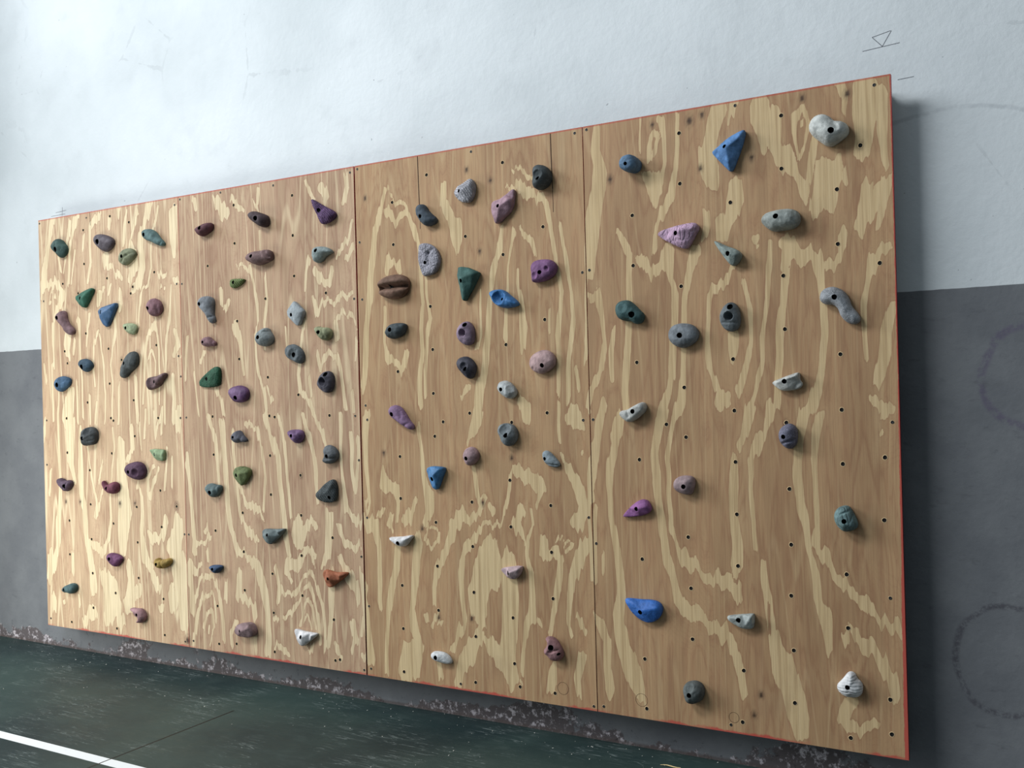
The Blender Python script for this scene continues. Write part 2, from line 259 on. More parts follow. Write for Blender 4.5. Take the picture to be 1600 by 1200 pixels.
{"p":[1446,1638],"o":[[-52,9],[-38,29],[0,31],[19,13],[42,3],[46,-8],[36,-22],[13,-19],[-21,-22],[-45,-15]],"H":40,"c":[132,94,102],"n":"tiny dusty pink two lobed hold under the grey tadpole","K":"d","lip":0.35,"k":0.9,"h":[[-24,3,6.4]],"t":"grain","r":0.75,"s":1,"a":[-24,3],"f":[["r",26,16,35,-15,6.4,-10]]},
{"p":[2046,1553],"o":[[-68,14],[-54,42],[-15,52],[22,39],[51,12],[58,-17],[45,-45],[24,-49],[-10,-33],[-52,-16]],"H":40,"c":[88,98,104],"n":"slate grey slanted oval hold on the second panel","K":"d","lip":0.35,"k":0.9,"h":[[6,-4,11.0]],"t":"grain","r":0.75,"s":1,"a":[6,-4],"f":[["k",6,-2,29.5,10]]},
{"p":[1447,1449],"o":[[-89,-22],[-79,-5],[-24,31],[29,58],[58,59],[73,41],[67,-26],[54,-44],[-8,-48],[-80,-44]],"H":35,"c":[18,80,52],"n":"deep green triangular hold on the left of the second panel","K":"f","lip":0.35,"k":0.9,"h":[[-27,-3,8.1]],"t":"pits","r":0.75,"s":1,"a":[-27,-3],"ct":[[9,-1,1],[62,28,0.8],[55,-25,0.7]]},
{"p":[1654,1363],"o":[[-74,6],[-61,29],[-24,41],[22,42],[58,26],[68,0],[56,-30],[28,-45],[-22,-45],[-49,-25]],"H":45,"c":[98,60,110],"n":"purple smooth domed hold on the second panel","K":"d","lip":0.35,"k":0.9,"h":[[0,-20,9.4]],"t":"grain","r":0.55,"s":1,"a":[0,-20]},
{"p":[2241,1409],"o":[[-52,-5],[-38,23],[-13,47],[20,55],[44,40],[50,2],[41,-38],[12,-56],[-20,-43],[-44,-24]],"H":50,"c":[72,70,84],"n":"dark slate hold with a finger pocket near the right of the second panel","K":"d","lip":0.35,"k":0.9,"h":[[19,37,9.3]],"t":"grain","r":0.75,"s":1,"a":[19,37],"f":[["k",-1,3,19.9,34]]},
{"p":[1647,1137],"o":[[-46,4],[-34,24],[-6,37],[12,31],[25,11],[55,-12],[47,-25],[11,-22],[-22,-31],[-43,-16]],"H":45,"c":[94,96,110],"n":"small slate blue knobbly hold on the second panel","K":"d","lip":0.35,"k":0.9,"h":[[-16,2,6.2]],"t":"grain","r":0.75,"s":1,"a":[-16,2],"f":[["r",31,25,20,-18,7.8,-8]]},
{"p":[2041,1147],"o":[[-53,12],[-44,27],[-12,29],[31,29],[47,12],[42,-16],[20,-37],[-1,-39],[-30,-17]],"H":45,"c":[114,80,128],"n":"small violet hold with a beak on the second panel","K":"d","lip":0.35,"k":0.9,"h":[[-9,0,8.1]],"t":"grain","r":0.75,"s":1,"a":[-9,0],"f":[["r",9,23,33,-22,8.8,-5]]},
{"p":[2252,1054],"o":[[-32,20],[-21,44],[4,48],[28,39],[55,15],[50,-16],[25,-39],[-7,-45],[-37,-37],[-39,-21],[-26,-8]],"H":45,"c":[92,98,104],"n":"grey lumpy hold right of the small violet beaked one, near the seam","K":"d","lip":0.35,"k":0.9,"h":[[6,-5,8.5]],"t":"grain","r":0.75,"s":1,"a":[6,-5],"f":[["r",-11,-19,54,-15,7.1,-5]]},
{"p":[1658,944],"o":[[-62,10],[-42,34],[4,45],[58,33],[66,10],[47,-20],[5,-61],[-22,-42],[-53,-9]],"H":45,"c":[100,116,66],"n":"moss green pointed shield hold on the second panel","K":"f","lip":0.35,"k":0.9,"h":[[-21,-2,8.6]],"t":"grain","r":0.75,"s":1,"a":[-21,-2],"ct":[[12,7,1],[62,15,0.8],[3,30,0.8]]},
{"p":[1453,863],"o":[[-60,2],[-48,23],[-19,31],[19,22],[52,22],[56,2],[36,-25],[2,-47],[-36,-31]],"H":45,"c":[88,110,112],"n":"teal grey heart shaped hold on the lower left of the second panel","K":"d","lip":0.35,"k":0.9,"h":[[-3,-16,9.6]],"t":"grain","r":0.75,"s":1,"a":[-3,-16],"f":[["r",33,24,32,-17,9.6,-6]]},
{"p":[2232,871],"o":[[-72,-9],[-47,11],[-13,40],[33,65],[53,55],[60,24],[58,-20],[45,-45],[0,-52],[-48,-42],[-69,-27]],"H":40,"c":[68,78,82],"n":"dark grey striped triangular hold on the lower right of the second panel","K":"f","lip":0.35,"k":0.9,"h":[[25,-24,7.9]],"t":"ribs","r":0.75,"s":1,"a":[25,-24],"ct":[[20,5,1],[50,44,0.8],[-25,-15,0.8]]},
{"p":[1868,644],"o":[[-72,21],[-36,29],[17,28],[80,35],[82,28],[51,-2],[6,-40],[-17,-50],[-43,-40],[-68,-9]],"H":50,"c":[96,112,114],"n":"grey green smooth wedge hold with a horn on the lower second panel","K":"f","lip":0.35,"k":0.9,"h":[[-13,2,6.8]],"t":"grain","r":0.6,"s":1,"a":[-13,2],"ct":[[-9,1,1],[53,20,0.6]]},
{"p":[1456,442],"o":[[-49,6],[-34,17],[37,22],[44,9],[22,-12],[1,-25],[-21,-18]],"H":40,"c":[50,78,118],"n":"tiny dark blue wedge hold on the lower second panel","K":"d","lip":0.35,"k":0.9,"h":[[-4,1,7.2]],"t":"grain","r":0.75,"s":1,"a":[-4,1]},
{"p":[2258,456],"o":[[-64,9],[-53,35],[-28,34],[16,25],[88,33],[90,21],[47,-10],[6,-35],[-17,-51],[-39,-42],[-46,-17]],"H":55,"c":[170,92,56],"n":"orange wedge hold on the lower right of the second panel","K":"f","lip":0.35,"k":0.9,"h":[[-6,-1,7.1]],"t":"grain","r":0.75,"s":1,"a":[-6,-1],"ct":[[-2,2,1],[59,19,0.6]]},
{"p":[1662,140],"o":[[-71,-4],[-52,24],[-10,38],[40,43],[66,19],[73,-6],[56,-28],[10,-34],[-45,-32],[-67,-21]],"H":60,"c":[138,110,114],"n":"mauve brown chunky faceted hold at the bottom of the second panel","K":"f","lip":0.45,"k":0.9,"h":[[-7,2,7.0]],"t":"grain","r":0.75,"s":1,"a":[-7,2],"ct":[[9,6,1],[55,24,0.85]]},
{"p":[2064,149],"o":[[-68,20],[-61,32],[-17,25],[42,23],[83,23],[75,9],[32,-21],[-7,-49],[-28,-46],[-52,-17]],"H":45,"c":[212,212,215],"n":"white curved wedge hold at the bottom of the second panel","K":"f","lip":0.35,"k":0.9,"h":[[-7,1,8.1]],"t":"grain","r":0.55,"s":1,"a":[-7,1],"ct":[[-1,-1,1],[58,15,0.6]]},
{"p":[2863,2156],"o":[[-50,26],[-43,47],[-21,53],[-4,46],[9,23],[32,1],[55,-17],[57,-32],[45,-45],[9,-53],[-12,-41],[-32,-15],[-46,6]],"H":55,"c":[66,80,94],"n":"slate blue bent hold at the top left of the third panel","K":"s","lip":0.35,"k":1,"h":[[-7,-9,7.7]],"t":"grain","r":0.75,"s":1,"a":[-7,-9]},
{"p":[3081,2238],"o":[[-62,3],[-40,26],[-7,37],[27,55],[43,42],[51,14],[43,-23],[26,-49],[-1,-50],[-28,-41],[-52,-15]],"H":50,"c":[172,172,182],"n":"pale grey ribbed shell hold at the top of the third panel","K":"f","lip":0.35,"k":0.9,"h":[[-18,1,7.0]],"t":"ribs","r":0.75,"s":1,"a":[-18,1],"ct":[[0,2,1],[42,27,0.7]]},
{"p":[3274,2149],"o":[[-56,14],[-47,28],[-12,33],[15,47],[52,72],[60,60],[55,27],[50,-2],[34,-30],[8,-45],[-19,-69],[-39,-72],[-47,-43],[-57,-20]],"H":50,"c":[160,122,138],"n":"dusty pink fin shaped hold at the top of the third panel","K":"f","lip":0.35,"k":0.9,"h":[[-10,0,7.2]],"t":"grain","r":0.6,"s":1,"a":[-10,0],"ct":[[-1,-3,1],[43,22,0.8],[-15,-49,0.7]]},
{"p":[3467,2251],"o":[[-33,32],[-22,51],[-2,54],[27,42],[43,22],[48,-7],[37,-35],[12,-50],[-13,-53],[-31,-41],[-35,-19],[-30,3]],"H":70,"c":[68,78,82],"n":"dark grey green rounded hold at the top right of the third panel","K":"d","lip":0.35,"k":0.9,"h":[[8,-12,7.3]],"t":"grain","r":0.75,"s":1,"a":[8,-12],"f":[["k",6,4,19.2,15]]},
{"p":[2868,1953],"o":[[-47,72],[-21,77],[13,70],[40,52],[58,27],[65,-4],[56,-38],[37,-64],[3,-73],[-25,-75],[-34,-58],[-43,-30],[-52,2],[-50,41]],"H":30,"c":[158,156,170],"n":"pale lilac grey D shaped hold with chiselled texture on the third panel","K":"d","lip":0.6,"k":0.4,"h":[[-9,-14,6.9]],"t":"chisel","r":0.75,"s":1,"a":[-9,-14],"f":[["r",34,48,5,27,9.4,-10],["r",5,27,9,-24,10.3,-9]]},
{"p":[2662,1842],"o":[[-83,12],[-75,31],[-41,49],[24,59],[73,48],[96,26],[93,-5],[80,-36],[40,-57],[-10,-55],[-49,-43],[-76,-25],[-71,-5]],"H":60,"c":[120,86,68],"n":"brown mouth shaped hold split by a wide slot on the third panel","K":"d","lip":0.35,"k":0.9,"h":[[-2,1,8.0]],"t":"grain","r":0.75,"s":1,"a":[25,2],"f":[["r",-64,-1,99,1,15.1,-45]]},
{"p":[3076,1844],"o":[[-42,59],[-25,60],[15,52],[66,29],[66,18],[30,-40],[-10,-93],[-21,-90],[-35,-20],[-45,26]],"H":55,"c":[52,96,90],"n":"dark green pyramid hold in the middle top of the third panel","K":"f","lip":0.35,"k":0.9,"h":[[-12,-5,7.8]],"t":"grain","r":0.75,"s":0,"a":[-12,-5],"ct":[[-6,6,1],[51,21,0.8],[-1,-47,0.6]]},
{"p":[3462,1855],"o":[[-54,17],[-44,36],[-21,46],[25,45],[52,36],[68,14],[64,-13],[41,-33],[9,-47],[-42,-50],[-49,-40],[-49,-12]],"H":45,"c":[122,76,126],"n":"magenta purple hold with shallow dents on the right of the third panel","K":"d","lip":0.5,"k":0.6,"h":[[0,-10,7.7]],"t":"grain","r":0.75,"s":1,"a":[0,-10],"f":[["k",33,4,11.9,10],["k",-27,-21,14.5,10]]},
{"p":[3264,1746],"o":[[-69,29],[-56,39],[-27,44],[6,38],[29,18],[62,-7],[76,-24],[70,-34],[42,-40],[4,-40],[-29,-27],[-50,-7],[-57,10]],"H":50,"c":[44,116,188],"n":"bright blue hold with a round dish and a pointed tail","K":"d","lip":0.45,"k":0.7,"h":[[1,-1,5.7]],"t":"grain","r":0.5,"s":1,"a":[-2,1],"f":[["k",-9,5,27.4,28],["r",36,-10,80,-27,7.1,6]]},
{"p":[3063,1604],"o":[[-48,5],[-38,29],[-17,49],[10,57],[32,42],[44,8],[41,-29],[30,-47],[7,-53],[-20,-41],[-40,-21]],"H":50,"c":[134,112,136],"n":"mauve egg shaped hold with a deep finger pocket on the third panel","K":"d","lip":0.35,"k":0.9,"h":[[11,39,8.2]],"t":"grain","r":0.75,"s":1,"a":[11,39],"f":[["k",-3,4,16.4,38]]},
{"p":[2676,1637],"o":[[-59,-2],[-36,28],[-1,37],[55,32],[60,16],[45,-18],[14,-33],[-25,-37],[-51,-23]],"H":50,"c":[62,74,80],"n":"dark slate blocky hold below the brown mouth shaped one","K":"d","lip":0.35,"k":0.9,"h":[[-11,5,9.3]],"t":"grain","r":0.75,"s":1,"a":[-11,5]},
{"p":[3063,1456],"o":[[-52,25],[-31,45],[5,47],[28,32],[47,9],[44,-28],[23,-56],[2,-47],[-21,-26],[-45,-2]],"H":50,"c":[64,64,78],"n":"dark slate hold directly under the mauve pocket hold","K":"d","lip":0.35,"k":0.9,"h":[[10,-9,8.7]],"t":"grain","r":0.75,"s":1,"a":[10,-9],"f":[["k",6,3,18.9,12]]},
{"p":[3447,1465],"o":[[-62,-3],[-52,26],[-18,47],[18,52],[50,38],[64,12],[60,-16],[34,-38],[-3,-53],[-35,-42],[-57,-22]],"H":45,"c":[176,142,142],"n":"big dusty pink domed hold on the right of the third panel","K":"d","lip":0.35,"k":0.9,"h":[[14,-15,8.2]],"t":"grain","r":0.75,"s":1,"a":[14,-15],"f":[["k",-36,-26,9.5,6]]},
{"p":[3268,1351],"o":[[-44,12],[-32,35],[-1,40],[28,23],[50,-6],[42,-32],[15,-43],[-19,-25],[-39,-5]],"H":50,"c":[172,178,180],"n":"pale grey slanted oval hold in the middle of the third panel","K":"d","lip":0.35,"k":0.9,"h":[[-11,1,7.7]],"t":"grain","r":0.55,"s":1,"a":[-11,1],"f":[["k",32,4,16.8,6]]},
{"p":[2696,1232],"o":[[-73,35],[-56,56],[-26,59],[0,45],[25,13],[45,-18],[66,-35],[61,-56],[39,-54],[6,-35],[-28,-14],[-58,4]],"H":45,"c":[136,102,142],"n":"purple long drop shaped hold on the left of the third panel","K":"d","lip":0.35,"k":0.9,"h":[[-39,17,9.3]],"t":"grain","r":0.75,"s":1,"a":[-39,17],"f":[["r",25,-34,58,-17,5.4,-8],["r",-4,52,12,0,6.2,-5]]},
{"p":[3264,1156],"o":[[-42,23],[-33,43],[2,49],[35,39],[52,10],[49,-22],[25,-48],[2,-53],[-20,-36],[-29,-13],[-41,7]],"H":55,"c":[112,122,128],"n":"grey hold with a scooped top in the middle of the third panel","K":"d","lip":0.35,"k":0.9,"h":[[13,-3,9.1]],"t":"grain","r":0.75,"s":1,"a":[13,-3],"f":[["k",8,21,23.8,18]]},
{"p":[3074,1059],"o":[[-39,-3],[-30,27],[-3,42],[24,35],[43,5],[30,-25],[-2,-46],[-25,-36]],"H":50,"c":[164,132,138],"n":"dusty pink upright oval hold above the blue goblet shaped one","K":"d","lip":0.35,"k":0.9,"h":[[-7,-9,8.0]],"t":"grain","r":0.75,"s":1,"a":[-7,-9]},
{"p":[3475,1048],"o":[[-39,20],[-31,39],[-6,36],[29,1],[45,-20],[32,-33],[-1,-30],[-29,-12]],"H":35,"c":[134,150,160],"n":"pale blue grey drop shaped hold on the right of the third panel","K":"d","lip":0.35,"k":0.9,"h":[[-19,5,6.8]],"t":"grain","r":0.75,"s":1,"a":[-19,5],"f":[["r",-14,-17,39,-23,4.1,-5]]},
{"p":[2882,961],"o":[[-54,37],[-21,49],[45,46],[51,35],[31,-6],[9,-54],[-3,-59],[-19,-48],[-39,0]],"H":50,"c":[50,116,176],"n":"blue goblet shaped hold on the lower third panel","K":"f","lip":0.35,"k":0.9,"h":[[-8,-8,9.0]],"t":"grain","r":0.5,"s":1,"a":[-8,-8],"ct":[[5,9,1],[34,37,0.8],[12,-31,0.5]]},
{"p":[2678,662],"o":[[-73,9],[-41,11],[11,16],[63,27],[64,17],[45,-2],[27,-25],[-3,-31],[-33,-20],[-59,-4]],"H":45,"c":[216,216,219],"n":"white crescent hold at the lower left of the third panel","K":"d","lip":0.35,"k":0.9,"h":[[-2,-11,8.6]],"t":"grain","r":0.55,"s":1,"a":[-2,-11]},
{"p":[3270,556],"o":[[-56,11],[-18,20],[50,31],[53,15],[33,-19],[10,-33],[-23,-23],[-49,-2]],"H":45,"c":[180,152,158],"n":"pinkish white wedge hold on the lower third panel","K":"f","lip":0.35,"k":0.9,"h":[[-8,-1,7.7]],"t":"grain","r":0.75,"s":1,"a":[-8,-1],"ct":[[0,1,1],[45,18,0.8]]},
{"p":[2884,138],"o":[[-56,9],[-44,23],[-2,27],[31,19],[54,-2],[56,-22],[29,-25],[-20,-20],[-49,-10]],"H":35,"c":[200,205,208],"n":"small white oval hold at the bottom left of the third panel","K":"d","lip":0.35,"k":0.9,"h":[[-18,2,9.0]],"t":"grain","r":0.55,"s":1,"a":[-18,2]},
{"p":[3461,243],"o":[[-31,44],[-12,52],[16,43],[33,22],[50,-7],[50,-33],[24,-51],[-5,-48],[-15,-34],[-36,-23],[-36,-4],[-21,10],[-17,30]],"H":50,"c":[154,108,112],"n":"pink knobbly hold with two holes at the bottom of the third panel","K":"d","lip":0.35,"k":0.7,"h":[[9,12,10.8],[41,-13,4.7]],"t":"grain","r":0.75,"s":1,"a":[9,12],"f":[["b",2,46,12.2,8],["b",42,-32,13.5,6],["b",-14,-10,10.8,6],["r",0,-8,36,2,5.4,-8]]},
{"p":[3884,2249],"o":[[-38,1],[-30,21],[-13,32],[12,34],[29,21],[41,1],[36,-24],[13,-38],[-15,-30],[-34,-17]],"H":85,"c":[78,114,148],"n":"small dusty blue knob with a long shadow at the top left of the rightmost panel","K":"d","lip":0.6,"k":0.6,"h":[[2,-8,6.4]],"t":"grain","r":0.75,"s":1,"a":[2,-8]},
{"p":[4290,2245],"o":[[-69,3],[-65,10],[-31,32],[5,54],[58,74],[66,67],[54,22],[33,-29],[13,-75],[1,-78],[-18,-56],[-48,-22]],"H":60,"c":[70,124,188],"n":"large blue triangular hold at the top of the rightmost panel","K":"f","lip":0.25,"k":0.9,"h":[[-8,14,7.0]],"t":"grain","r":0.75,"s":1,"a":[-8,14],"ct":[[2,5,1],[52,42,0.75],[8,-44,0.8]]},
{"p":[4667,2269],"o":[[-71,8],[-66,35],[-47,56],[-15,59],[5,45],[18,27],[48,23],[65,8],[70,-14],[60,-31],[32,-48],[7,-62],[-11,-57],[-36,-35],[-60,-13]],"H":75,"c":[192,196,192],"n":"large chalky white two lobed hold at the top right corner of the board","K":"d","lip":0.35,"k":0.8,"h":[[17,-14,9.3]],"t":"grain","r":0.75,"s":1,"a":[-14,2],"f":[["r",20,18,36,-6,7.4,-12]]},
{"p":[4079,1944],"o":[[-90,12],[-77,24],[-18,36],[52,43],[73,39],[83,20],[66,-8],[39,-51],[23,-57],[-9,-44],[-57,-16],[-83,2]],"H":55,"c":[188,150,182],"n":"large lilac pink wedge hold with a chipped ridge on the rightmost panel","K":"f","lip":0.35,"k":0.9,"h":[[-3,5,7.8]],"t":"chips","r":0.75,"s":1,"a":[-3,5],"ct":[[6,10,1],[64,22,0.85],[26,-32,0.6]]},
{"p":[4278,1854],"o":[[-57,49],[-50,52],[-5,26],[30,13],[52,-6],[44,-29],[23,-51],[8,-46],[-11,-22],[-36,15]],"H":60,"c":[134,150,146],"n":"pale green grey shark fin hold near the top of the rightmost panel","K":"f","lip":0.35,"k":0.9,"h":[[7,-5,8.0]],"t":"grain","r":0.75,"s":1,"a":[7,-5],"ct":[[12,-5,1],[37,-12,0.9],[-22,26,0.5]]},
{"p":[4478,1959],"o":[[-67,3],[-64,17],[-47,32],[-13,38],[35,40],[63,30],[76,12],[74,-17],[52,-36],[14,-39],[-20,-40],[-39,-31],[-63,-9]],"H":70,"c":[146,154,150],"n":"stone grey loaf shaped hold with a frilled right end on the rightmost panel","K":"d","lip":0.35,"k":0.9,"h":[[-2,10,8.7]],"t":"grain","r":0.75,"s":1,"a":[-2,10],"f":[["r",58,26,67,-1,3.4,-8],["r",70,18,76,-16,2.9,-8],["r",55,-6,66,-34,3.4,-8]]},
{"p":[3862,1649],"o":[[-64,14],[-57,40],[-34,53],[-5,52],[17,35],[38,11],[57,-6],[58,-27],[42,-46],[20,-45],[6,-32],[-25,-31],[-53,-18]],"H":60,"c":[54,92,94],"n":"dark teal bean shaped hold on the left of the rightmost panel","K":"d","lip":0.35,"k":0.9,"h":[[20,-9,10.8]],"t":"grain","r":0.75,"s":1,"a":[-7,7],"f":[["k",-18,21,19.5,6]]},
{"p":[4083,1548],"o":[[-60,2],[-52,30],[-27,46],[10,47],[47,37],[66,11],[61,-19],[34,-40],[2,-51],[-30,-42],[-53,-21]],"H":50,"c":[114,122,130],"n":"grey flat pebble shaped hold in the middle of the rightmost panel","K":"d","lip":0.35,"k":0.7,"h":[[-1,-1,9.4]],"t":"grain","r":0.75,"s":1,"a":[-1,-1]},
{"p":[4278,1610],"o":[[-42,4],[-30,33],[-9,54],[9,55],[26,44],[37,14],[38,-25],[26,-51],[3,-58],[-22,-49],[-39,-23]],"H":55,"c":[98,108,114],"n":"grey green hold with a deep finger pocket on the rightmost panel","K":"d","lip":0.35,"k":0.9,"h":[[8,36,9.0]],"t":"grain","r":0.75,"s":1,"a":[8,36],"f":[["k",2,1,16.0,42],["r",-26,-22,39,-26,5.0,-4]]},
{"p":[4688,1627],"o":[[-71,33],[-63,56],[-42,69],[-17,69],[14,53],[32,26],[40,-5],[63,-34],[71,-53],[60,-70],[38,-70],[16,-56],[1,-35],[-5,-11],[-23,6],[-46,6],[-66,16]],"H":60,"c":[136,141,148],"n":"speckled grey dog bone shaped hold at the right of the rightmost panel","K":"s","lip":0.35,"k":0.95,"h":[[-10,29,8.3]],"t":"speckle","r":0.75,"s":1,"a":[-10,29]},
{"p":[3859,1247],"o":[[-53,-5],[-45,7],[-21,8],[9,24],[48,43],[61,27],[59,6],[34,-18],[-10,-44],[-32,-30],[-49,-16]],"H":50,"c":[176,178,175],"n":"off white slanted bar hold with a rounded left knob on the rightmost panel","K":"d","lip":0.5,"k":0.6,"h":[[15,4,8.2]],"t":"grain","r":0.75,"s":1,"a":[15,4],"f":[["r",-13,7,-7,-17,5.7,-8]]},
{"p":[4497,1352],"o":[[-66,-1],[-55,7],[-10,23],[34,37],[39,30],[38,8],[50,-6],[39,-23],[11,-29],[-28,-31],[-50,-15]],"H":50,"c":[188,190,186],"n":"off white shelf hold with a straight upper ledge, right of centre of the rightmost panel","K":"f","lip":0.35,"k":0.9,"h":[[-11,5,7.9]],"t":"grain","r":0.75,"s":1,"a":[-11,5],"ct":[[-8,12,1],[34,26,0.95],[-41,3,0.8],[0,-19,0.55]]},
{"p":[4489,1151],"o":[[-36,4],[-29,29],[-9,45],[13,47],[32,29],[32,-5],[28,-32],[8,-48],[-9,-44],[-30,-24]],"H":60,"c":[98,98,120],"n":"speckled violet grey hold with a green grey foot on the rightmost panel","K":"d","lip":0.35,"k":0.9,"h":[[-9,0,7.2]],"t":"speckle","r":0.75,"s":1,"a":[-9,0],"f":[["r",-18,-26,35,-9,5.0,-8]]},
{"p":[4075,958],"o":[[-48,-3],[-40,21],[-18,34],[13,37],[38,31],[42,5],[33,-24],[24,-39],[-7,-37],[-38,-24]],"H":50,"c":[150,126,130],"n":"brownish pink rounded hold in the lower middle of the rightmost panel","K":"d","lip":0.35,"k":0.9,"h":[[6,-4,7.9]],"t":"grain","r":0.75,"s":1,"a":[6,-4]},
{"p":[3876,854],"o":[[-73,-31],[-41,4],[-1,35],[29,41],[45,28],[55,1],[43,-14],[4,-28],[-62,-35]],"H":45,"c":[146,84,150],"n":"orchid purple wedge hold pointing left on the rightmost panel","K":"f","lip":0.35,"k":0.9,"h":[[-2,3,7.6]],"t":"grain","r":0.75,"s":1,"a":[-2,3],"ct":[[6,4,1],[42,15,0.8]]},
{"p":[4687,854],"o":[[-38,13],[-29,33],[-6,45],[14,44],[27,21],[44,-16],[40,-36],[3,-51],[-19,-39],[-36,-14]],"H":65,"c":[98,130,132],"n":"teal grey stone like hold at the lower right of the rightmost panel","K":"d","lip":0.35,"k":0.9,"h":[[5,-6,7.5]],"t":"chips","r":0.75,"s":1,"a":[5,-6],"f":[["r",-18,11,16,30,4.6,-5]]},
{"p":[3887,453],"o":[[-83,30],[-72,36],[-15,34],[33,38],[67,30],[81,9],[73,-24],[45,-49],[17,-56],[-18,-45],[-52,-19],[-76,15]],"H":50,"c":[32,104,205],"n":"vivid blue teardrop hold at the lower left of the rightmost panel","K":"f","lip":0.35,"k":0.9,"h":[[-5,-10,8.1]],"t":"grain","r":0.5,"s":2,"a":[-5,-10],"ct":[[-1,-4,1],[61,11,0.8],[-42,25,0.6]]},
{"p":[4291,444],"o":[[-59,8],[-47,15],[3,23],[46,30],[48,21],[47,-16],[39,-29],[2,-31],[-29,-17],[-51,-4]],"H":50,"c":[162,172,170],"n":"greyish white shelf hold near the bottom of the rightmost panel","K":"f","lip":0.35,"k":0.9,"h":[[-5,5,8.1]],"t":"grain","r":0.75,"s":1,"a":[-5,5],"ct":[[-3,11,1],[47,22,0.9],[-38,14,0.7],[21,-11,0.6]]},
{"p":[4088,144],"o":[[-39,4],[-33,27],[-10,41],[20,42],[41,27],[45,-3],[35,-30],[1,-48],[-25,-44],[-34,-17]],"H":65,"c":[86,94,94],"n":"charcoal grey rounded hold at the bottom of the rightmost panel","K":"d","lip":0.35,"k":0.9,"h":[[-1,-3,8.4]],"t":"grain","r":0.75,"s":1,"a":[-1,-3],"f":[["k",-2,23,16.8,8]]},
{"p":[4688,250],"o":[[-47,-8],[-37,3],[-20,23],[-7,42],[5,46],[18,40],[24,21],[42,8],[43,-17],[35,-40],[5,-47],[-19,-45],[-43,-28]],"H":50,"c":[212,214,217],"n":"white bell shaped hold with wavy lines at the bottom right of the board","K":"d","lip":0.35,"k":0.9,"h":[[-3,-3,7.5]],"t":"hribs","r":0.75,"s":1,"a":[-3,-3],"f":[["r",10,47,9,14,8.0,4]]}]
